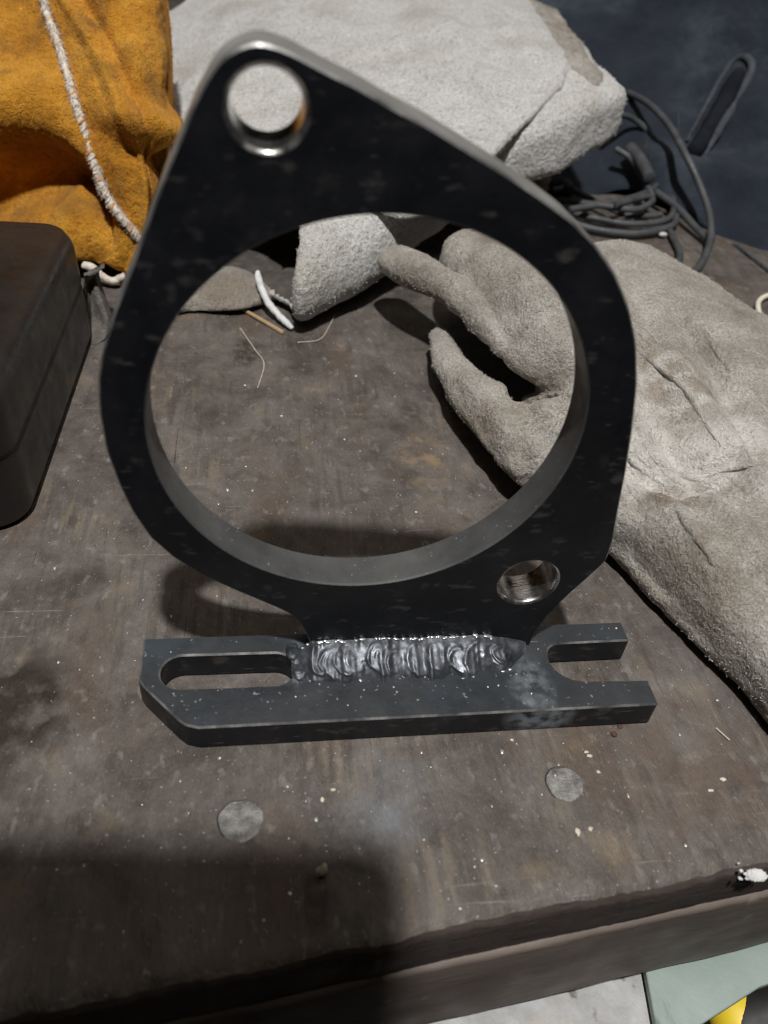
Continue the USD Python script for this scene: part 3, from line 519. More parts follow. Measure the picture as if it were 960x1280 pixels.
F = groove(F, [(52.69, 144.48, 30.00), (60.02, 114.74, 30.00), (67.27, 91.61, 30.00), (72.43, 76.48, 30.00)], -1.6, 2.2); F = groove(F, [(50.11, 137.82, 30.00), (55.33, 107.76, 30.00), (62.32, 83.87, 30.00)], 1.8, 1.8)
F = groove(F, [(62.43, 200.14, 42.00), (68.24, 178.92, 42.00), (72.66, 147.79, 42.00), (75.85, 134.07, 40.00)], 1.3, 1.6); F = groove(F, [(79.29, 162.34, 58.00), (93.72, 151.97, 58.00), (105.83, 133.90, 55.00)], 2.2, 2.4); F = groove(F, [(65.43, 119.20, 58.00), (82.65, 113.79, 58.00), (96.20, 107.10, 52.00)], 2.2, 2.6); F = groove(F, [(64.45, 157.33, 58.00), (71.56, 131.33, 58.00), (83.16, 98.50, 50.00)], -1.6, 4)
F = groove(F, [(140.94, 168.58, 50.00), (139.48, 135.52, 48.00), (127.32, 98.32, 44.00), (121.40, 60.83, 38.00)], 2.0, 3); F = groove(F, [(156.13, 158.14, 48.00), (154.44, 110.88, 44.00), (148.64, 60.81, 38.00)], 1.8, 2.6); F = groove(F, [(92.83, 36.70, 30.00), (102.16, 25.48, 26.00), (106.64, 1.36, 22.00), (110.79, -18.55, 20.00)], 2.2, 3)
F = groove(F, [(125.04, 39.57, 34.00), (125.97, 20.58, 30.00), (131.40, 8.16, 28.00)], -2.5, 4); F = groove(F, [(119.76, 74.54, 42.00), (124.39, 60.83, 38.00), (133.62, 39.45, 34.00)], 2.4, 3)
F = groove(F, [(76.39, 150.72, 58.00), (88.42, 133.71, 58.00), (99.71, 120.31, 55.00)], 1.3, 3); F = groove(F, [(63.28, 150.39, 56.00), (71.41, 104.88, 56.00)], 1.2, 2.6)
F = F + (meshkit.fbm(np.stack([X2 / 26, Y2 / 26, 0 * X2], -1), 3, 31) - .5)[..., None] * 5.0
gm = nets(gaussian_filter(F, .7), lo, H)
gm = rough_up(gm, [(.55, 5), (.35, 1.8)], 5)
gm.vertices[:, 2] = np.maximum(gm.vertices[:, 2], .3)
hand = part('hand', gm, suede, g1, True)
GLOVES = [(gm, suede, g1, 'nap')]
def seam(pts, mat, parent, r=.45, gap=3.0, name='stitching'):
    p = resample(spline(pts, 120), gap, False); return [tube(np.array([a_, a_ + .62 * (b_ - a_)]), r, 6) for a_, b_ in zip(p[:-1], p[1:])]

def nap(m, mat, parent, count, length, width, seed):
    """Short suede fibres standing on a mesh."""
    q = np.random.default_rng(seed); ar = m.area_faces * (m.face_normals[:, 2] > -.6); fi = q.choice(len(ar), count, p=ar / ar.sum())
    t = m.triangles[fi]; b = q.dirichlet((1, 1, 1), count); p0 = (t * b[..., None]).sum(1); n = m.face_normals[fi]
    clump = (np.stack([meshkit.noise(p0 / 3.0 + 7 * k, 80 + k) for k in range(3)], 1) - .5) * 2.6
    d = n * .55 + clump + q.normal(0, .35, (count, 3)); d -= n * np.minimum((d * n).sum(1) - .15, 0)[:, None]; d /= np.linalg.norm(d, axis=1)[:, None]
    L = (length * q.uniform(.5, 1.35, count))[:, None]; d2 = d + q.normal(0, .4, (count, 3)) - n * .25
    P = np.stack([p0 - n * .1, p0 + d * L * .55, p0 + d * L * .55 + d2 * L * .45], 1) - LOC[parent.GetPath()]
    c = UsdGeom.BasisCurves.Define(stage, path_for('nap', parent)); c.CreateTypeAttr('linear'); c.CreatePointsAttr(Vt.Vec3fArray.FromNumpy((P.reshape(-1, 3) * MM).astype(np.float32)))
    c.CreateCurveVertexCountsAttr(Vt.IntArray.FromNumpy(np.full(count, 3, np.int32))); c.CreateWidthsAttr(Vt.FloatArray.FromNumpy(np.tile(np.array([1, .8, .3]) * width * MM, count).astype(np.float32))); c.SetWidthsInterpolation('vertex')
    UsdShade.MaterialBindingAPI.Apply(c.GetPrim()).Bind(mat); tag(c.GetPrim(), kind='stuff')
def on_mesh(V, q, lift=0):
    q = np.array(q); t = q - CAM_O; D = np.linalg.norm(t); t /= D; w = V - CAM_O; a_ = w @ t; d_ = np.linalg.norm(w - a_[:, None] * t, axis=1)
    near = np.where(d_ < 1.6)[0]; near = near if len(near) else np.array([np.argmin(d_)]); return V[near[np.argmin(a_[near])]] + np.array([0, -.3, .8]) * lift
SV = np.asarray(gm.vertices)
for pts in ([(75.98, 96.59, 36.00), (84.16, 98.92, 36.00), (90.62, 96.29, 36.00), (95.97, 90.42, 36.00)],
            [(171.21, 163.60, 36.00), (169.82, 145.21, 36.00), (168.43, 124.90, 36.00), (170.31, 109.54, 34.00), (170.03, 89.45, 34.00)], [(110.71, 72.01, 34.00), (115.49, 59.56, 32.00), (124.53, 55.34, 31.00), (138.42, 58.31, 30.00), (159.09, 65.23, 30.00)], [(123.00, 125.51, 44.00), (128.71, 116.56, 42.00), (135.20, 102.11, 40.00), (138.32, 83.50, 36.00), (140.86, 70.10, 34.00)], [(105.09, 71.64, 30.00), (106.36, 61.29, 30.00), (111.49, 52.99, 28.00)], [(113.12, 46.92, 28.00), (115.89, 36.79, 26.00), (118.03, 23.40, 24.00), (117.74, 11.01, 22.00)]):
    pth = gaussian_filter(spline([on_mesh(SV, q, -.9) for q in pts], 70), (2, 0), mode='nearest'); w_ = np.sin(np.linspace(.15, np.pi - .15, 70))**.5
    part('seam', rough_up(tube(pth, 1.5 * w_, 12), [(.5, 2)], 9), suede, g1, True)
nap(gm, nap_grey, g1, 34000, .7, .13, 1)

# ------------------------------------------------------------------ upper pale glove: a flattened cuff, a second layer folded over it
g2 = thing('pale_glove', 'pale grey suede glove folded in layers behind the top of the bracket', 'glove', (60, 320, 0))
H2 = 2.2
lo, hi = (-190, 185, -2), (320, 700, 122)
ax, X2, Y2, G3 = axes(lo, hi, H2); ZZ = G3[2]
cuff = np.array([(-8.92, 196.79, 18.00), (-2.37, 199.36, 14.00), (16.17, 216.91, 14.00), (35.86, 233.56, 16.00), (80.33, 288.62, 24.00), (121.12, 312.53, 36.00), (150.10, 321.59, 48.00), (170.98, 337.63, 54.00), (186.52, 347.90, 60.00), (194.75, 355.29, 62.00), (195.72, 358.20, 64.00), (193.94, 371.35, 70.00), (195.09, 417.56, 76.00), (217.41, 595.19, 78.00), (318.39, 943.77, 78.00), (-39.74, 875.67, 60.00), (-91.24, 542.46, 60.00), (-67.76, 287.38, 60.00), (-67.75, 276.28, 50.00), (-19.43, 224.84, 46.00)])
cs = chaikin(cuff[:, :2], 1)
s2 = seg2(X2, Y2, cs)
q0, q1_ = np.array((-2.37, 199.36, 14.00)), np.array((194.75, 355.29, 62.00)); ax_d = (q1_ - q0)[:2]; ax_L = np.linalg.norm(ax_d); ax_d /= ax_L
along = ((X2 - q0[0]) * ax_d[0] + (Y2 - q0[1]) * ax_d[1]) / ax_L                     # 0 at the cuff's mouth, 1 at its far corner
ztop = gaussian_filter(np.interp(along, [-.4, 0, .2, .45, .75, 1, 1.2], [56, 40, 44, 55, 74, 84, 86]) + (13 + 6 * np.clip(1 - along, 0, 1)) * (1 - np.exp(-np.maximum(-s2, 0) / 42)), 5)
ztop = ztop + 7 * (meshkit.fbm(np.stack([X2 / 60, Y2 / 60, 0 * X2], -1), 3, 51) - .5) * np.clip(along * 3, 0, 1)
for pts_, d_, w_ in (([(-58.35, 420.94, 85.00), (12.28, 386.57, 88.00), (97.44, 434.64, 93.00)], 3.0, 9), ([(48.49, 512.44, 90.00), (87.41, 381.40, 94.00), (110.74, 318.28, 95.00)], -2.6, 7), ([(125.11, 491.72, 94.00), (137.95, 387.98, 96.00)], 2.5, 7), ([(86.62, 268.90, 70.00), (124.13, 288.37, 78.00), (156.12, 309.69, 84.00)], -2.6, 6)):
    ztop = ztop + d_ * np.exp(-(line2(X2, Y2, np.array(pts_)) / w_)**2)
zbot = np.interp(along, [-.3, 0, .2, .45, .75, 1, 1.2], [8, 0, 3, 14, 40, 56, 58])
zc, T = (ztop + zbot) / 2, np.maximum((ztop - zbot) / 2, np.interp(along, [0, .35, .6, .75, .9], [19.2, 20.2, 17.2, 10, 8]))
s2 = seg2(X2, Y2, cs); r = np.interp(along, [0, .35, .6, .75, .9], [19, 20, 17, 9, 6])[..., None]
q1, q2 = s2[..., None] + r, np.abs(ZZ - zc[..., None]) - T[..., None] + r
F = np.hypot(np.maximum(q1, 0), np.maximum(q2, 0)) - r + np.minimum(np.maximum(q1, q2), 0)
from scipy.ndimage import shift as shift_grid
F0 = F.copy()
Fs = shift_grid(F, (-16 * ax_d[0] / H2, -16 * ax_d[1] / H2, -.5), order=1, mode='nearest')        # the hollow inside the cuff, open at its left end
F = np.maximum(F, -np.maximum(Fs + 7.5, (along[..., None] - .22) * 200))
F = gaussian_filter(F, .8)
F = F + (meshkit.fbm(np.stack([X2 / 30, Y2 / 30, 0 * X2], -1), 3, 33) - .5)[..., None] * 3.5
m2 = nets(F, lo, H2); m2 = rough_up(m2, [(.7, 10), (.35, 2.6)], 6); m2.vertices[:, 2] = np.maximum(m2.vertices[:, 2], .3)
from scipy.ndimage import map_coordinates
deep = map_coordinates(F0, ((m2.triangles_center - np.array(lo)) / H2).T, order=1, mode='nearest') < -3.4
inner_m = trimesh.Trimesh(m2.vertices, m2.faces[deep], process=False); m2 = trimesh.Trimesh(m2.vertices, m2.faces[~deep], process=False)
inner_m.remove_unreferenced_vertices(); m2.remove_unreferenced_vertices(); tag(part('shaded_lining', inner_m, shaded_lining, g2, True), 'inside of the cuff with the shade of its hollow in the colour')
part('cuff', m2, suede_w, g2, True); nap(m2, nap_pale, g2, 18000, 1.0, .2, 2)
layer = np.array([(-57.42, 271.61, 78.00), (-21.61, 271.02, 82.00), (18.28, 249.73, 90.00), (51.96, 232.07, 97.00), (86.62, 272.61, 98.00), (128.52, 321.00, 99.00), (157.82, 353.47, 99.00), (165.69, 415.46, 99.00), (182.63, 546.89, 99.00), (209.88, 719.33, 99.00), (-95.72, 596.80, 92.00), (-84.05, 431.05, 92.00), (-69.95, 359.07, 92.00), (-54.35, 286.45, 92.00), (-51.68, 215.54, 92.00)])
ls = chaikin(layer[:, :2], 1)
zl = ztop + 1.6
s2 = seg2(X2, Y2, ls); r = 2.4
q1, q2 = s2[..., None] + r, np.abs(ZZ - zl[..., None]) - 3.0 + r
F = np.hypot(np.maximum(q1, 0), np.maximum(q2, 0)) - r + np.minimum(np.maximum(q1, q2), 0)
F = F + (meshkit.fbm(np.stack([X2 / 40, Y2 / 40, 0 * X2], -1), 3, 35) - .5)[..., None] * 1.2
m3 = nets(gaussian_filter(F, .5), lo, H2); m3 = rough_up(m3, [(.7, 6), (.5, 2.6)], 8)
part('folded_layer', m3, suede_w, g2, True); nap(m3, nap_pale, g2, 15000, 1.0, .2, 3)
under = chaikin(np.array([(176.93, 582.30, 93.00), (222.46, 624.83, 93.00), (203.85, 505.88, 93.00), (184.58, 388.83, 91.00), (182.92, 366.43, 88.00), (171.15, 345.76, 87.00), (159.03, 388.22, 93.00), (144.37, 451.62, 93.00)])[:, :2], 1)
s2 = seg2(X2, Y2, under); q1, q2 = s2[..., None] + 2.2, np.abs(ZZ - (ztop - 1.5)[..., None]) - 3.4 + 2.2
F = np.hypot(np.maximum(q1, 0), np.maximum(q2, 0)) - 2.2 + np.minimum(np.maximum(q1, q2), 0)
m4_ = rough_up(nets(gaussian_filter(F, .5), lo, H2), [(.7, 6), (.5, 2.6)], 14); tag(part('under_layer', m4_, suede, g2, True), 'beige edge of the layer beneath'); nap(m4_, nap_grey, g2, 2500, 1.6, .2, 12)
# white cut edge of the cuff's mouth and the loose flap on the bench
ep = spline([np.array(p_) + (-3.5, -1, 0) for p_ in ((-22.02, 238.26, 17.00), (-21.31, 234.14, 13.00), (-17.91, 225.25, 8.00), (-12.96, 217.98, 4.50), (-5.85, 208.31, 2.00))], 40)
tag(part('cut_edge', rough_up(tube(ep, np.minimum(1.75, .8 + 2.4 * np.sin(np.linspace(.1, 3.05, 40))), 12), [(.5, 2)], 3), whitecut, g2, True), 'white cut edge of the cuff mouth')
fp = [[(-64.63, 221.22, 1.00), (-52.00, 223.28, 2.00), (-38.43, 225.57, 2.50), (-26.61, 230.65, 2.00), (-16.43, 237.63, 1.00)], [(-64.14, 218.43, 5.00), (-51.87, 224.14, 5.00), (-38.23, 222.64, 7.00), (-26.57, 227.03, 6.00), (-16.47, 236.04, 4.00)], [(-63.35, 224.87, 6.00), (-50.88, 233.39, 9.00), (-40.36, 240.39, 12.00), (-27.27, 238.25, 10.00), (-16.43, 238.24, 6.00)], [(-63.01, 234.37, 3.00), (-51.86, 251.08, 4.00), (-41.09, 263.08, 5.00), (-27.29, 256.35, 5.00), (-16.20, 248.13, 3.00)]]
fm, _, _ = patch(fp, 50, 24, amps=((.6, 8), (.3, 2)), seed=4, back=(0, 6, -1.5), round_=.1); part('loose_flap', fm, suede, g2, True)

# ------------------------------------------------------------------ orange leather behind the case
og = thing('orange_glove', 'orange leather welding glove with white piping in the upper left', 'glove', (-130, 290, 0))
rows_l = [[(-165.32, 196.65, 0.00), (-154.46, 258.00, 2.56), (-130.85, 258.00, 5.51), (-114.74, 257.00, 8.24), (-107.46, 255.00, 8.12)], [(-178.52, 262.00, 16.58), (-151.37, 262.00, 21.72), (-127.51, 259.00, 25.93), (-107.69, 255.00, 28.35), (-92.94, 250.00, 20.07)], [(-177.63, 280.00, 39.46), (-151.14, 282.00, 43.94), (-126.57, 276.00, 49.08), (-107.68, 266.00, 52.57), (-92.82, 258.00, 41.61)], [(-168.50, 276.00, 72.16), (-144.25, 278.00, 73.03), (-125.59, 278.00, 77.60), (-112.11, 274.00, 79.43), (-105.63, 270.00, 63.21)], [(-169.56, 300.00, 93.55), (-144.47, 300.00, 95.20), (-129.19, 298.00, 98.28), (-119.29, 294.00, 99.74), (-114.95, 288.00, 82.68)], [(-170.72, 330.00, 121.01), (-144.79, 328.00, 123.21), (-132.93, 324.00, 124.62), (-126.61, 320.00, 125.61), (-122.49, 312.00, 114.30)]]
def bl(U, V, S):
    return 11 * np.exp(-((V - .55 - .06 * np.sin(5 * U)) / .10)**2) * (1 - .4 * U) - 13 * np.exp(-((V - .33 + .05 * np.cos(6 * U)) / .08)**2) + 4 * np.exp(-((U - .55 - .2 * V) / .07)**2) * (V < .35)
om, oF, oN = patch(rows_l, 130, 170, bl, ((3.0, 26), (.7, 7), (.35, 2.2)), 11, (0, 70, 0), .05)
part('left_panel', om, orange, og, True)
rows_r = [[(-107.60, 253.00, 10.71), (-102.88, 251.00, 9.24), (-99.07, 250.00, 7.70), (-94.69, 250.00, 5.28), (-91.77, 252.00, 5.31)], [(-96.69, 253.00, 23.56), (-92.02, 248.00, 25.83), (-88.16, 247.00, 25.59), (-84.51, 248.00, 25.32), (-81.21, 253.00, 24.99)], [(-99.55, 262.00, 45.63), (-89.86, 254.00, 50.03), (-82.10, 252.00, 51.85), (-74.88, 254.00, 52.25), (-70.73, 262.00, 51.97)], [(-107.16, 272.00, 69.74), (-95.45, 264.00, 73.37), (-83.91, 260.00, 76.19), (-73.36, 263.00, 76.99), (-68.22, 274.00, 74.95)], [(-114.75, 288.00, 92.95), (-102.00, 282.00, 95.74), (-88.90, 279.00, 97.89), (-76.61, 282.00, 98.70), (-68.25, 294.00, 97.37)], [(-123.37, 310.00, 111.31), (-109.85, 304.00, 113.26), (-94.64, 300.00, 115.63), (-80.45, 303.00, 116.79), (-71.20, 314.00, 116.33)], [(-127.04, 322.00, 125.32), (-113.17, 316.00, 127.14), (-98.06, 312.00, 128.79), (-82.26, 316.00, 129.46), (-73.53, 328.00, 128.55)]]
def brr(U, V, S):
    return 8 * np.exp(-((V - .56 + .10 * U) / .05)**2) * np.clip(U * 2 - .2, 0, 1) - 8 * np.exp(-((V - .47 + .10 * U) / .05)**2) * np.clip(U * 2 - .2, 0, 1) + 3.5 * np.exp(-((U - .9 + .8 * V) / .07)**2) - 4 * np.exp(-((U - 1.12 + .9 * V) / .06)**2) * (V > .15)
om2, rF, rN = patch(rows_r, 120, 200, brr, ((2.4, 20), (.6, 6), (.3, 2)), 13, (0, 60, 0), .07)
part('right_panel', om2, orange, og, True)
pp = spline([(-124.25, 312.00, 120.57), (-122.27, 306.00, 111.41), (-117.51, 296.00, 101.78), (-112.77, 284.00, 92.28), (-108.57, 272.00, 81.87), (-104.33, 264.00, 68.65), (-100.04, 256.00, 55.16), (-95.37, 251.00, 44.06), (-88.54, 247.00, 35.49), (-81.85, 246.00, 27.06)], 260)
pipe_m = rough_up(tube(pp, 1.5 + .5 * (meshkit.noise(pp / 6, 2)), 12), [(.7, 1.6)], 2); part('piping', pipe_m, piping, og, True); nap(pipe_m, piping, og, 2500, 1.5, .16, 21)
tw = []
for i, q in enumerate(resample(pp, 3.2, False)[1:-1]):
    j = np.argmin(np.linalg.norm(pp - q, axis=1)); t_ = pp[min(j + 3, 259)] - pp[max(j - 3, 0)]; t_ /= np.linalg.norm(t_); sd = np.cross(t_, [0, -1, 0]); sd /= np.linalg.norm(sd)
    tw.append((i, tube(spline([q - 1.5 * sd - .9 * t_ + (0, -.9, 0), q + (0, -1.6 - .4 * random.random(), 0), q + 1.5 * sd + 1.3 * t_ * random.random() + (0, -.9, 0)], 7), .5 + .2 * random.random(), 6)))
tag(part('stitching', cat(*[t for i, t in tw if i % 4]), piping, og, 60), kind='stuff'); part('orange_stitching', cat(*[t for i, t in tw if i % 4 == 0]), orange_thread, og, 60)
p2 = spline([(-112.10, 252.00, 10.58), (-107.28, 250.00, 9.97), (-103.00, 249.00, 6.32), (-98.07, 248.00, 4.38), (-92.06, 249.00, 6.69)], 60); part('hem_piping', rough_up(tube(p2, 1.9, 12), [(.6, 2)], 6), piping, og, True)
nap(om, orange, og, 7000, .9, .2, 5); nap(om2, orange, og, 9000, .9, .2, 6)
# grey leather edge hanging beneath, between case and bracket
hp = [[(-105.24, 195.41, 0.00), (-101.71, 190.42, 0.00), (-97.63, 191.30, -0.00), (-95.16, 199.55, 0.00)], [(-104.11, 195.69, 8.00), (-102.94, 199.08, 5.00), (-99.75, 201.52, 5.00), (-94.64, 199.96, 10.00)], [(-103.77, 203.19, 18.00), (-103.03, 205.70, 16.00), (-102.50, 209.77, 14.00), (-98.41, 205.54, 24.00)], [(-102.19, 202.41, 28.00), (-100.07, 202.84, 29.00), (-97.16, 202.51, 30.00), (-93.17, 200.07, 32.00)]]
hm_, _, _ = patch(hp, 26, 50, amps=((1.6, 7), (.5, 2)), seed=17, back=(2, 9, 0), round_=.1); tag(part('grey_cuff_edge', hm_, greyedge, og, True), 'grey leather edge hanging below the orange')

# ------------------------------------------------------------------ dark cloth bag and coiled cable behind
bg = thing('dark_bag', 'dark blue black cloth bag slumped in the upper right corner', 'bag', (330, 480, 0))
rows_b = [[(124.02, 295.25, 0.00), (227.43, 419.24, 0.00), (277.26, 389.79, 0.00), (284.09, 345.59, 0.00), (287.13, 287.37, 0.00), (296.05, 198.30, 0.00)], [(169.93, 470.00, -11.82), (229.29, 440.00, 18.73), (268.45, 400.00, 20.00), (293.98, 370.00, 11.65), (317.00, 335.00, 5.71), (368.23, 300.00, -15.50)], [(173.49, 520.00, 32.63), (235.54, 500.00, 47.13), (286.76, 470.00, 52.25), (314.14, 430.00, 48.35), (337.50, 390.00, 45.56), (370.48, 350.00, 39.51)], [(175.03, 560.00, 74.77), (243.00, 550.00, 81.25), (296.36, 520.00, 85.13), (327.23, 490.00, 87.81), (357.13, 450.00, 87.81), (382.26, 410.00, 88.42)], [(153.62, 620.00, 123.78), (245.52, 600.00, 133.08), (298.08, 570.00, 140.44), (330.44, 545.00, 145.68), (360.57, 510.00, 151.85), (383.09, 470.00, 157.97)]]
def bb(U, V, S): return 8 * np.exp(-((V - .2 - .25 * U) / .06)**2) * (U > .3) - 7 * np.exp(-((V - .34 - .2 * U) / .07)**2) * (U > .4)
bm, bF, bN = patch(rows_b, 150, 130, bb, ((9, 60), (2.2, 18), (.5, 4)), 19, (20, 120, 0), .05); part('body', bm, bagm, bg, True)
def on_bag(q, d=0):                                                            # the bag's surface where it lies in line with q
    t = np.array(q) - CAM_O; t /= np.linalg.norm(t); w = bF.reshape(-1, 3) - CAM_O
    return bF.reshape(-1, 3)[np.argmin(np.linalg.norm(w - (w @ t)[:, None] * t, axis=1))] + np.array([0, -d * .8, d * .5])
sp_ = [(285.07, 428.00, 27.67), (293.75, 434.00, 41.74), (304.98, 444.00, 60.05), (316.26, 456.00, 81.84)]
sA = spline([on_bag(q, 4) for q in sp_], 40)
sA = gaussian_filter(sA, (5, 0), mode='nearest')
part('strap', rough_up(tube(sA, np.r_[np.linspace(6, 7, 30), np.linspace(7, 4, 10)], 16), [(.8, 9)], 3), strapc, bg, True)
lp = gaussian_filter(spline([on_bag(q, 1.0) for q in ((290.19, 424.00, 19.11), (297.22, 430.00, 31.02), (309.66, 440.00, 52.85), (323.11, 452.00, 77.00), (322.26, 456.00, 85.29), (313.95, 458.00, 88.39), (308.14, 458.00, 82.93), (294.78, 446.00, 59.99), (278.54, 430.00, 34.45))], 90), (3, 0), mode='nearest')
tag(part('strap_piping', rough_up(tube(lp, np.r_[np.linspace(1, 3.4, 25), np.linspace(3.4, 2.2, 40), np.linspace(2.2, 1.2, 25)], 12), [(1.0, 6)], 4), strapm, bg, True), 'dusty grey piping round the strap')

cb = thing('coiled_cable', 'coiled dark rubber cable lying between the gloves and the bag', 'cable', (210, 380, 0))
CR = 2.15
def cable(pts, r=CR, n=80, name='loop'): part(name, tube(spline(pts, n), r, 12), rubber, cb, 60)
cable([(177.77, 401.47, 8.00), (192.17, 406.51, 8.00), (204.09, 383.65, 8.00), (217.10, 363.57, 8.00), (234.46, 361.33, 8.00), (244.04, 365.22, 8.00)])
cable([(177.15, 376.56, 4.00), (194.82, 361.89, 5.00), (220.01, 353.66, 5.00), (244.59, 359.24, 6.00), (257.53, 375.38, 8.00), (266.78, 406.77, 12.00), (268.76, 427.36, 22.00), (262.99, 450.95, 34.00), (245.80, 455.05, 44.00), (223.35, 440.02, 50.00)], n=140)
cable([(171.55, 357.79, 4.00), (194.25, 342.84, 4.00), (220.86, 340.28, 4.00), (248.49, 353.94, 5.00), (260.50, 375.17, 6.00)], 2.4)
cable([(175.38, 355.21, 12.00), (211.35, 368.26, 14.00), (238.24, 386.46, 14.00), (256.73, 407.70, 14.00), (259.50, 421.04, 18.00)])
cable([(251.88, 396.90, 12.00), (258.89, 376.07, 10.00), (263.14, 348.89, 6.00), (264.92, 331.78, 5.00)], 2.4)
cable([(229.02, 516.40, 38.00), (253.17, 545.35, 44.00), (254.86, 509.08, 50.00), (255.82, 460.33, 54.00), (258.45, 422.49, 50.00), (258.55, 388.11, 42.00), (264.92, 370.32, 30.00), (268.04, 348.64, 17.00), (261.46, 324.25, 8.00), (243.64, 295.81, 4.00), (226.69, 277.99, 3.40), (220.98, 286.34, 3.40)], 2.4, 200)
cable([(228.14, 428.62, 30.00), (237.75, 418.61, 26.00), (241.69, 394.11, 18.00), (242.41, 380.48, 12.00), (229.07, 366.77, 10.00)])
cable([(176.02, 377.67, 10.00), (202.37, 358.64, 14.00), (220.61, 355.21, 14.00), (235.33, 365.79, 16.00), (234.71, 374.47, 16.00), (204.01, 350.92, 18.00)])
cable([(215.08, 278.24, 3.40), (235.39, 308.18, 3.40), (244.94, 346.78, 3.40)], 2.2)
part('strain_relief', tube(spline([(239.78, 430.63, 30.00), (240.97, 412.87, 28.00), (240.10, 388.99, 24.00)], 20), np.linspace(4.6, 4.2, 20), 14), rubber, cb, 60)
part('plug', tube(spline([(182.82, 417.29, 6.00), (188.65, 413.62, 7.00), (192.39, 403.41, 8.00)], 16), np.r_[np.full(10, 6.2), np.linspace(6, 4, 6)], 14), blackm, cb, 60)
for k, (pt, r) in enumerate((((238.51, 343.16, 3.00), 1.8),)):
    part('cable_tip', blob(pt, r, 3, 2, (1.6, 1, .8), .1), fluffm, cb, 60)

# ------------------------------------------------------------------ small things on the bench
co = thing('cord_loop', 'cream cord loop at the right edge behind the grey glove', 'cord', (254.48, 233.03, 2.00))
part('loop', tube(spline([(277.67, 258.97, 3.00), (267.57, 256.30, 3.00), (258.11, 247.69, 3.00), (251.51, 233.78, 3.00), (249.12, 222.54, 3.00), (254.54, 215.58, 3.00)], 50), 1.5, 10), cordm, co, 60)
gc = part('paper_scrap', blob((243.99, 206.20, 5.00), 12, 5, 3, (1.6, 1, .35), .15), teal, None, True); tag(gc, 'pale green scrap at the right edge under the cream cord', 'scrap')
ch = thing('wood_chip', 'small pale chip standing up on the bench front left of its middle', 'chip', (-11.79, -59.57, 0.00))
part('shard', tube(spline([(-12.40, -59.90, 0.40), np.array((-11.91, -60.11, 2.00)), np.array((-11.52, -59.25, 3.40))], 8), np.array([1.0, 1.15, 1.2, 1.1, 1.0, .9, .8, .5]), 7), chipm, ch, 30)
part('crumb', blob((-12.59, -59.74, 0.50), 1.1, 7, 2), chipm, ch, 40)
bigf = trimesh.creation.icosphere(subdivisions=4); bigf.vertices = bigf.vertices * (.35 + 1.3 * meshkit.fbm(bigf.vertices * 3.3 + 4, 4, 77)[:, None]) * np.array([2.6, 1.5, .5]) + np.array((97.29, -69.27, 0.10))
f1 = part('paint_flake', cat(bigf, *[blob(np.array((95.91, -69.66, 0.30)) + (dx, dy, .15), s_, 60 + i, 2, (1.3, 1, .35), .6) for i, (dx, dy, s_) in enumerate((rng.normal(1, 2.6), rng.normal(.3, 1.3), rng.uniform(.2, .5)) for _ in range(9))]), fluffm, None, True); tag(f1, 'white flake stuck on the bench edge at the far right', 'flake')
st = part('straw_splinter', tube(spline([(-34.58, 228.92, 0.90), (-26.66, 219.26, 1.30), (-13.72, 204.41, 0.90)], 14), np.linspace(.9, 1.1, 14), 7), strawm); tag(st, 'tan straw splinter on the bench under the loose glove flap', 'splinter')
rc = part('rust_crumb', cat(blob((74.39, -26.54, 0.30), .9, 71, 2, (1, 1, .6)), blob((77.02, -24.00, 0.30), .7, 72, 2, (1, 1, .6))), redm, None, 40); tag(rc, 'red brown crumb just in front of the right end of the base bar', 'crumb')
fib = []
for k, pts in enumerate(([(-7.12, 196.08, 0.50), (3.80, 199.41, 0.60), (9.98, 215.10, 0.50), (12.64, 223.63, 0.50)], [(-34.38, 209.00, 0.50), (-27.54, 189.13, 0.60), (-23.25, 175.91, 0.40), (-26.25, 155.63, 0.40)], [(57.27, 146.49, 1.00), (64.91, 140.01, 2.00), (70.45, 142.11, 4.00)], [(56.23, 137.04, 1.00), (63.10, 139.98, 2.00), (67.72, 143.73, 5.00)], [(105.99, -26.47, 0.50), (108.30, -30.70, 0.50)])):
    fib.append(tube(spline(pts, 24), .22, 5))
tag(part('lint_fibre', cat(*fib), chipm, None, 60), 'pale lint fibres strewn over the bench', 'lint', None, 'stuff')
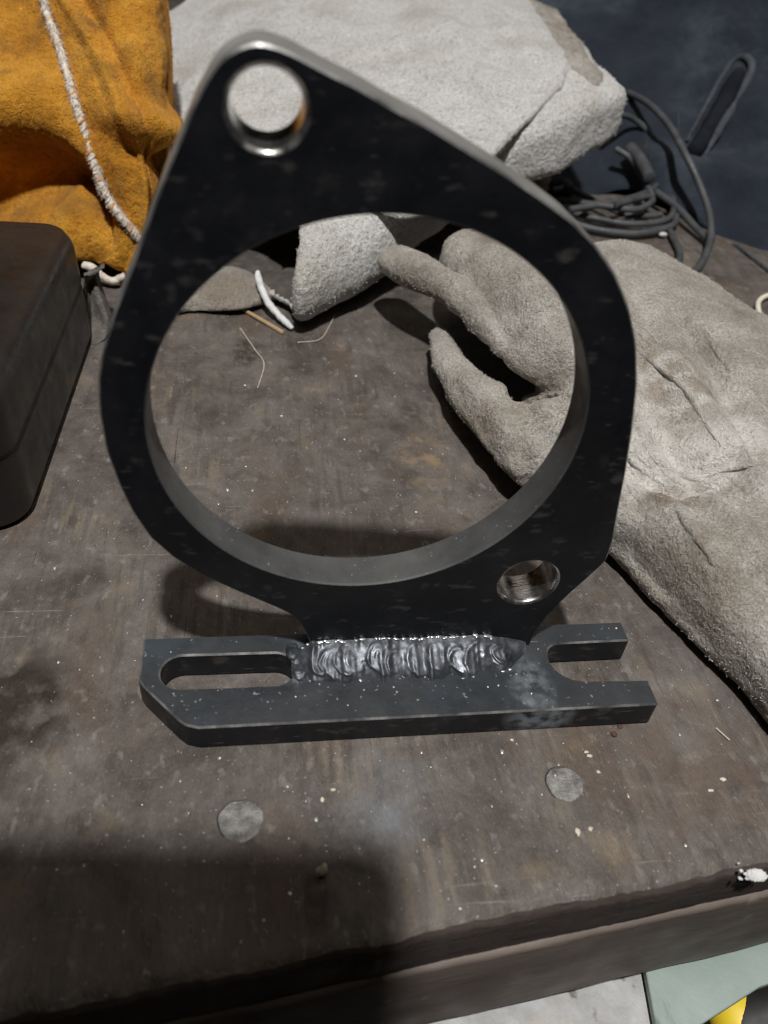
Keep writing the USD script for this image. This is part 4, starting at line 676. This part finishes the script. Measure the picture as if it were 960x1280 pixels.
# scattered metal specks and crumbs: nobody could count them
specks = []
for i in range(650):
    u, v = rng.uniform(-20, 980), rng.uniform(330, 1180)
    d = CAM_F + ((u - 480) / 1009.039) * CAM_R - ((v - 640) / 1009.039) * CAM_U
    q = CAM_O + d * (-CAM_O[2] / d[2])
    if (q[:2] - E0) @ en > -2 : continue
    if i % 3 == 0: q = np.array([rng.normal(10, 45), rng.normal(35, 45), 0])
    if (q[:2] - E0) @ en > -2 or (-60 < q[0] < 87 and -24 < q[1] < 9): continue
    specks.append(blob((q[0], q[1], .05), min(rng.lognormal(-1.75, .55), .7), i, 0 if i % 4 else 1, (1, rng.uniform(.6, 1.6), .6), .4))
tag(part('metal_specks', cat(*specks), spat, None, 50), 'pale weld spatter specks strewn over the bench', 'specks', None, 'stuff')
# flat worn marks with a shape of their own: dried paint flecks
fl_ = []
for (u, v, a_, b_) in ((722,1040,1.3,3.2), (738,1036,1.6,1.4), (815,1140,1.6,.7), (904,974,2.2,1.0), (888,988,2,.7), (737,945,2.4,.8), (733,940,1.2,.6), (416,987,1.6,.7), (403,1000,.7,1.6), (520,640,1,.8), (760,1130,1.8,.7), (545,722,.7,.5), (352,520,1.2,1), (445,470,1.0,1.8), (640,925,1,.5), (748,965,1,1)):
    d = CAM_F + ((u - 480) / 1009.039) * CAM_R - ((v - 640) / 1009.039) * CAM_U; q = CAM_O + d * (-CAM_O[2] / d[2])
    if (q[:2] - E0) @ en > -2: continue
    fl_.append(blob((q[0], q[1], .02), 1, int(u), 2, (.25 + a_ * .22, .25 + b_ * .22, .12), .65))
tag(part('paint_flecks', cat(*fl_), chipm, None, 40), 'dried pale flecks stuck to the bench top', 'flecks', None, 'stuff')

# ------------------------------------------------------------------ the phone that takes the photograph; its shadow falls over the bench's front left
ph_ = thing('smartphone', 'black phone held above the front of the bench', 'phone', tuple(CAM_O - CAM_F * 14))
pc = CAM_O - CAM_F * 14
pm = Polygon([(-72, -110), (22, -110), (22, 62), (-72, 62)]).buffer(-9).buffer(9)
P = resample(np.array(pm.exterior.coords)[:-1], 2)
caps, bv, wl = prism(P, [], 9, 1, lambda p, d: pc + p[:, :1] * CAM_R + p[:, 1:2] * CAM_U - d[:, None] * CAM_F)
mm_ = cat(caps, *bv, *wl); mm_.merge_vertices(); mm_.fix_normals(); part('shell', mm_, phonem, ph_)
